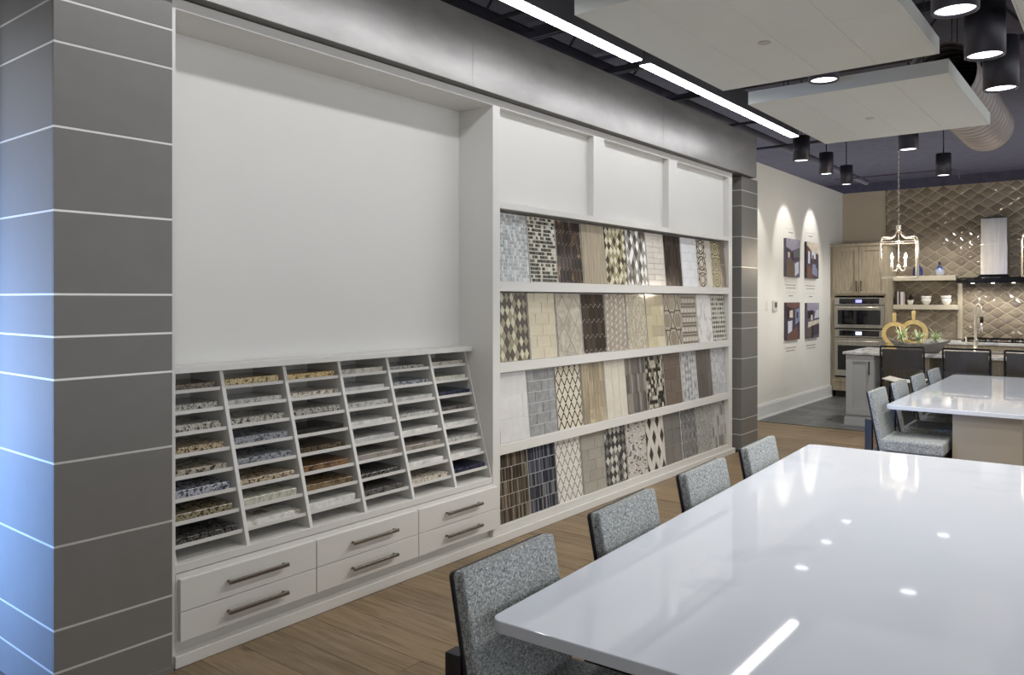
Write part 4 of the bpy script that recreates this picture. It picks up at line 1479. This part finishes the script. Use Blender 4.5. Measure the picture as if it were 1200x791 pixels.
MB().lathe([(0.001, 0), (0.034, 0), (0.046, 0.07), (0.042, 0.07), (0.036, 0.055), (0.001, 0.055)], 20).build('pot', CERAM, pt)
lf = MB()
for k in range(46):
    a = rr.uniform(0, 2 * math.pi); el = rr.uniform(0.3, 1.5); ln = rr.uniform(0.06, 0.13)
    dv = Vector((math.cos(a) * math.cos(el) * 0.5, math.sin(a) * math.cos(el), math.sin(el)))
    p0 = Vector((0, 0, 0.055)) + dv * ln * 0.3; p1 = Vector((0, 0, 0.055)) + dv * ln
    sd = dv.cross(Vector((0, 0, 1))).normalized() * 0.013
    lf.poly([p0, (p0 + p1) / 2 + sd, p1, (p0 + p1) / 2 - sd])
lf.build('foliage', flat('dark_leaf', srgb(42, 50, 40), 0.5, var=0.3), pt, kind='stuff')


# round gold boards with handles, leaning on the back wall
def paddle(label, x, lean_y, r):
    t = thing('round_board', label, 'serving board', (x, lean_y, 0.93))
    B(-0.09, 0.09, -0.05, 0.07, -0.044, 0.012).build('stand', GOLD, t, bevel=0.004)
    rim = MB(); seg = 36
    for k in range(seg):
        a, b = 2 * math.pi * k / seg, 2 * math.pi * (k + 1) / seg
        ro, ri = r, r * 0.66
        q = [(ro * math.cos(a), 0, r + ro * math.sin(a)), (ro * math.cos(b), 0, r + ro * math.sin(b)), (ri * math.cos(b), 0, r + ri * math.sin(b)), (ri * math.cos(a), 0, r + ri * math.sin(a))]
        rim.prism(q, (0, 0.022, 0))
    rim.build('rim', GOLD, t)
    MB().prism([(r * 0.67 * math.cos(2 * math.pi * k / seg), 0.010, r + r * 0.67 * math.sin(2 * math.pi * k / seg)) for k in range(seg)], (0, 0.010, 0)).build('centre', flat('dark_taupe_centre', srgb(112, 98, 80), 0.4), t)
    h = MB().prism([(-0.016, 0, 2 * r - 0.01), (0.016, 0, 2 * r - 0.01), (0.024, 0, 2 * r + 0.1), (0.018, 0, 2 * r + 0.115), (-0.018, 0, 2 * r + 0.115), (-0.024, 0, 2 * r + 0.1)], (0, 0.018, 0))
    h.build('handle', GOLD, t, bevel=0.003)
    return t


paddle('round gold-rimmed serving board beside the oven cabinet', 0.71, 10.86, 0.15)
paddle('round gold-rimmed serving board standing higher behind the air plants', 0.915, 10.95, 0.165)

# ------------------------------------------------------------------ island
IZ = 0.885
isl = thing('kitchen_island', 'pale grey kitchen island with marble top', 'island', (0.36, 9.98, 0))
PALEG = flat('pale_grey_cabinet_paint', srgb(196, 199, 202), 0.4, var=0.01)
B(0.0, 0.32, 0.02, 1.1, 0.1, IZ - 0.03).build('end_cabinet', PALEG, isl)
shaker(isl, 0.004, 0.316, 0.13, IZ - 0.04, 0.02, PALEG, 0.272, 0.62, 0.78, fr=0.075, sink=0.012)
MB().box(-0.018, 0.338, 0.0, 1.1, 0.0, 0.09).box(-0.010, 0.33, 0.008, 1.1, 0.09, 0.115).build('plinth', PALEG, isl, bevel=0.003)
B(0.32, 2.75, 0.42, 1.1, 0.0, IZ - 0.03).build('rear_cabinet', WOODG, isl)
for k in range(3):
    B(0.80 + 0.72 * k, 0.90 + 0.72 * k, 0.05, 0.42, 0.0, IZ - 0.03).build('support_leg', WOODG, isl)
tp = MB().box(-0.03, 2.8, -0.02, 1.14, IZ - 0.03, IZ)
tp.build('island_top', MARBLE, isl, bevel=0.003)
# faucet
fa = thing('kitchen_faucet', 'polished nickel gooseneck pull-down faucet on the island', 'faucet', (1.60, 10.92, IZ))
MB().lathe([(0.03, 0), (0.03, 0.012), (0.024, 0.016), (0.024, 0.14), (0.001, 0.141)], 18).build('base', CHROME, fa)
pts = [(0, 0, 0.1), (0, 0, 0.49)]
for k in range(1, 13):
    a = math.pi - math.pi * k / 12
    pts.append((0.036 + 0.036 * math.cos(a), -0.05 * k / 12, 0.49 + 0.085 * math.sin(a)))
pts.append((0.072, -0.05, 0.42))
MB().tube(pts, 0.016, 12).build('neck', CHROME, fa)
MB().tube([(0.072, -0.05, 0.42), (0.072, -0.05, 0.35)], 0.019, 12).build('hose_grip', BLACKM, fa)
MB().tube([(0.072, -0.05, 0.35), (0.066, -0.05, 0.29), (0.074, -0.05, 0.24)], [0.02, 0.019, 0.027], 12).build('spray_head', CHROME, fa)
MB().tube([(0.0, 0, 0.09), (-0.10, 0, 0.10), (-0.105, 0, 0.19)], 0.009, 8).build('lever', CHROME, fa)
# sink edge
sk = thing('sink', 'steel undermount sink set in the island beside the faucet', 'sink', (1.42, 10.48, IZ - 0.0))
MB().box(0, 0.62, 0, 0.012, 0.0, 0.006).box(0, 0.62, 0.348, 0.36, 0, 0.006).box(0, 0.012, 0.012, 0.348, 0, 0.006).box(0.608, 0.62, 0.012, 0.348, 0, 0.006).build('rim', STEEL, sk)
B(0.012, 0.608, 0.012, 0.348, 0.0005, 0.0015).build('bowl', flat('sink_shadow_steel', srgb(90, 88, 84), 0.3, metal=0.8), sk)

# boat shaped bowl with air plants
bw = MB()
NS, NR = 28, 5
for r_ in range(NR + 1):
    f = r_ / NR
    for s in range(NS):
        a = 2 * math.pi * s / NS
        ca, sa = math.cos(a), math.sin(a)
        lx = 0.345 * (0.6 + 0.4 * f) * ca
        ly = 0.10 * (0.5 + 0.5 * f) * sa * (1 - 0.75 * abs(ca) ** 3)
        bw.v.append((lx, ly, 0.10 * f + 0.07 * f * abs(ca) ** 3))
for r_ in range(NR):
    for s in range(NS):
        s2 = (s + 1) % NS
        bw.f.append((r_ * NS + s, r_ * NS + s2, (r_ + 1) * NS + s2, (r_ + 1) * NS + s)); bw.mi.append(0); bw.sm.append(True)
bw.f.append(tuple(range(NS))); bw.mi.append(0); bw.sm.append(False)
bo = bw.build('boat_bowl', flat('dark_grey_wood_bowl', srgb(112, 108, 102), 0.6, var=0.2, vscale=20), None, loc=(1.10, 10.30, IZ + 0.009))
sm = bo.modifiers.new('solid', 'SOLIDIFY'); sm.thickness = 0.008; sm.offset = 1
tag(bo, 'dark grey boat-shaped bowl holding air plants on the island', 'bowl')
for k, (px, py, sc, hz) in enumerate(((-0.182, 0.0, 1.35, 0.148), (0.0, 0.0, 1.2, 0.128), (0.182, 0.0, 1.2, 0.148))):
    lf = MB()
    lf.lathe([(0.010, 0.016 - hz), (0.014, -0.03), (0.020, 0.0), (0.012, 0.02), (0.001, 0.03)], 10)
    for q in range(44):
        a = 2 * math.pi * (q + rr.uniform(-.3, .3)) / 44 * 5.3; el = rr.uniform(0.12, 1.1)
        ln = rr.uniform(0.14, 0.19) * sc
        prev = None
        for s_ in range(6):
            f = s_ / 5
            rad = math.cos(el) * ln * (f + 0.3 * f * f); zz = 0.012 + ln * (math.sin(el) * f * 1.25 - 0.8 * f * f * (0.3 + 0.5 * math.cos(el)))
            lx = rad * math.cos(a)
            lx = 0.077 * math.tanh(lx / 0.077)
            p = Vector((lx, rad * math.sin(a) * 0.9, max(zz, 0.004)))
            sd = Vector((-math.sin(a) * 0.6, math.cos(a), 0)) * 0.012 * sc * (1 - f * 0.85)
            cur = (p - sd, p + sd)
            if prev:
                lf.poly([prev[0], prev[1], cur[1], cur[0]], 0, True)
            prev = cur
    o = lf.build('air_plant', flat('pale_green_leaf', srgb(206, 220, 178), 0.5, var=0.3, vscale=30), None, loc=(1.10 + px, 10.30 + py, IZ + 0.0085 + hz))
    tag(o, ['largest pale green air plant spilling over the boat bowl', 'pale green air plant in the middle of the boat bowl', 'pale green air plant in the bowl end beside the faucet'][k], 'air plant', 'air plants in the boat bowl')

# ------------------------------------------------------------------ counter stools
def make_stool():
    t = thing('counter_stool', 'x', 'stool', group='leather sling stools at the island')
    hw = 0.215
    fr = MB()
    for s in (-1, 1):
        fr.tube([(s * hw, 0.0, 0.008), (s * hw, -0.01, 0.60), (s * hw, -0.035, 1.0)], 0.010, 8)
        fr.tube([(s * hw, 0.40, 0.008), (s * hw, 0.40, 0.62), (s * hw, -0.008, 0.62)], 0.010, 8)
        fr.tube([(s * hw, 0.0, 0.25), (s * hw, 0.40, 0.25)], 0.008, 8)
    fr.tube([(-hw, -0.035, 1.0), (hw, -0.035, 1.0)], 0.010, 8)
    fr.tube([(-hw, 0.40, 0.25), (hw, 0.40, 0.25)], 0.008, 8)
    fr.tube([(-hw, 0.40, 0.62), (hw, 0.40, 0.62)], 0.010, 8)
    fr.tube([(-hw, -0.005, 0.42), (hw, -0.005, 0.42)], 0.008, 8)
    fr.build('frame', BLACKM, t)
    bk = MB()
    n = 10
    for k in range(n):
        f0, f1 = k / n, (k + 1) / n
        x0, x1 = -0.20 + 0.40 * f0, -0.20 + 0.40 * f1
        b0, b1 = -0.018 - 0.022 * math.sin(math.pi * f0), -0.018 - 0.022 * math.sin(math.pi * f1)
        bk.prism([(x0, b0 - 0.016, 0.975), (x1, b1 - 0.016, 0.975), (x1, b1 + 0.006, 0.755), (x0, b0 + 0.006, 0.755)], (0, 0.006, 0))
    bo_ = bk.build('back_sling', LEATHER, t)
    se = MB()
    for k in range(n):
        f0, f1 = k / n, (k + 1) / n
        x0, x1 = -hw + 2 * hw * f0, -hw + 2 * hw * f1
        d0, d1 = 0.635 - 0.03 * math.sin(math.pi * f0), 0.635 - 0.03 * math.sin(math.pi * f1)
        se.prism([(x0, 0.01, d0), (x1, 0.01, d1), (x1, 0.40, d1), (x0, 0.40, d0)], (0, 0, 0.008))
    se.build('seat_sling', SEATHIDE, t)
    for s in (-1, 1):
        for z in (0.78, 0.95):
            MB().lathe([(0.012, -0.006), (0.012, 0.006)], 10, (s * (hw - 0.006), -0.03 if z > .9 else -0.018, z)).build('rivet', BLACKM, t)
    return t


st = make_stool()
for k, x in enumerate((1.125, 1.735, 2.29)):
    o = st if k == 0 else copy_tree(st)
    o.location = (x, 9.34, 0.002)
    o['label'] = ['brown leather sling stool in front of the boat bowl', 'brown leather sling stool in front of the faucet', 'brown leather sling stool right of the faucet at the hood side'][k].replace('right of the faucet at the hood side', 'beyond the faucet, under the second lantern')

# ------------------------------------------------------------------ lantern pendants
def lantern_pendant(label, x, y, power):
    t = thing('lantern_pendant', label, 'pendant lamp', (x, y, 1.78))
    t.rotation_euler = (0, 0, R(14))
    a = 0.20; r = 0.0095
    H1 = 0.43
    cg = MB()
    for sx in (-1, 1):
        for sy in (-1, 1):
            p = [(sx * a, sy * a, 0.0), (sx * a, sy * a, H1 - 0.02)]
            p += [(sx * a * 0.96, sy * a * 0.96, H1 + 0.035), (sx * a * 0.86, sy * a * 0.86, H1 + 0.06), (sx * a * 0.62, sy * a * 0.62, H1 + 0.055), (sx * a * 0.38, sy * a * 0.38, H1 + 0.055),
                  (sx * a * 0.2, sy * a * 0.2, H1 + 0.085), (sx * 0.016, sy * 0.016, H1 + 0.15)]
            cg.tube(p, r, 8)
    for zz in (0.0, H1):
        q = [(-a, -a, zz), (a, -a, zz), (a, a, zz), (-a, a, zz)]
        for k in range(4):
            cg.tube([q[k], q[(k + 1) % 4]], r * 0.9, 6)
    cg.build('cage', CHROME, t)
    MB().lathe([(0.001, H1 + 0.14), (0.026, H1 + 0.145), (0.03, H1 + 0.165), (0.02, H1 + 0.185), (0.034, H1 + 0.195), (0.03, H1 + 0.21), (0.001, H1 + 0.225)], 18).build('crown_cap', CHROME, t)
    MB().tube([(0, 0, H1 + 0.15), (0, 0, 0.12)], 0.006, 8).build('centre_rod', CHROME, t)
    MB().lathe([(0.001, 0.10), (0.02, 0.11), (0.026, 0.135), (0.012, 0.155), (0.001, 0.156)], 14).build('hub', CHROME, t)
    for k in range(4):
        an = R(45 + 90 * k); cx, cy = 0.105 * math.cos(an), 0.105 * math.sin(an)
        MB().tube([(0.012 * math.cos(an), 0.012 * math.sin(an), 0.12), (cx * 0.4, cy * 0.4, 0.085), (cx * 0.8, cy * 0.8, 0.085), (cx, cy, 0.115), (cx, cy, 0.135)], 0.006, 8).build('arm', CHROME, t)
        cd = MB().lathe([(0.017, 0.13), (0.017, 0.135), (0.011, 0.138), (0.011, 0.225), (0.001, 0.226)], 12, (cx, cy, 0)).build('candle_sleeve', CERAM, t)
        MB().lathe([(0.006, 0.226), (0.013, 0.245), (0.012, 0.262), (0.004, 0.29), (0.001, 0.298)], 12, (cx, cy, 0)).build('bulb', BULB, cd)
    chn = MB()
    z = H1 + 0.22
    k = 0
    while z < 4.3 - 1.78:
        L2 = 0.022
        pts_ = []
        for s in range(8):
            an = 2 * math.pi * s / 8
            u_, v_ = 0.008 * math.cos(an), L2 * math.sin(an)
            pts_.append((u_, 0, z + L2 + v_) if k % 2 == 0 else (0, u_, z + L2 + v_))
        chn.tube(pts_, 0.0032, 4, closed=True)
        z += 0.036; k += 1
    chn.build('chain', CHROME, t, kind='stuff')
    l = bpy.data.lights.new('candle_light', 'POINT'); l.energy = power; l.color = (1, 0.84, 0.64); l.shadow_soft_size = 0.06
    lo = bpy.data.objects.new('candle_light', l); COL.objects.link(lo); lo.parent = t; lo.location = (0, 0, 0.27)
    return t


lantern_pendant('nickel lantern pendant with four lit candles before the oven cabinet', 0.86, 10.4, 18)
lantern_pendant('nickel lantern pendant with four lit candles beside the range hood', 2.35, 10.4, 18)
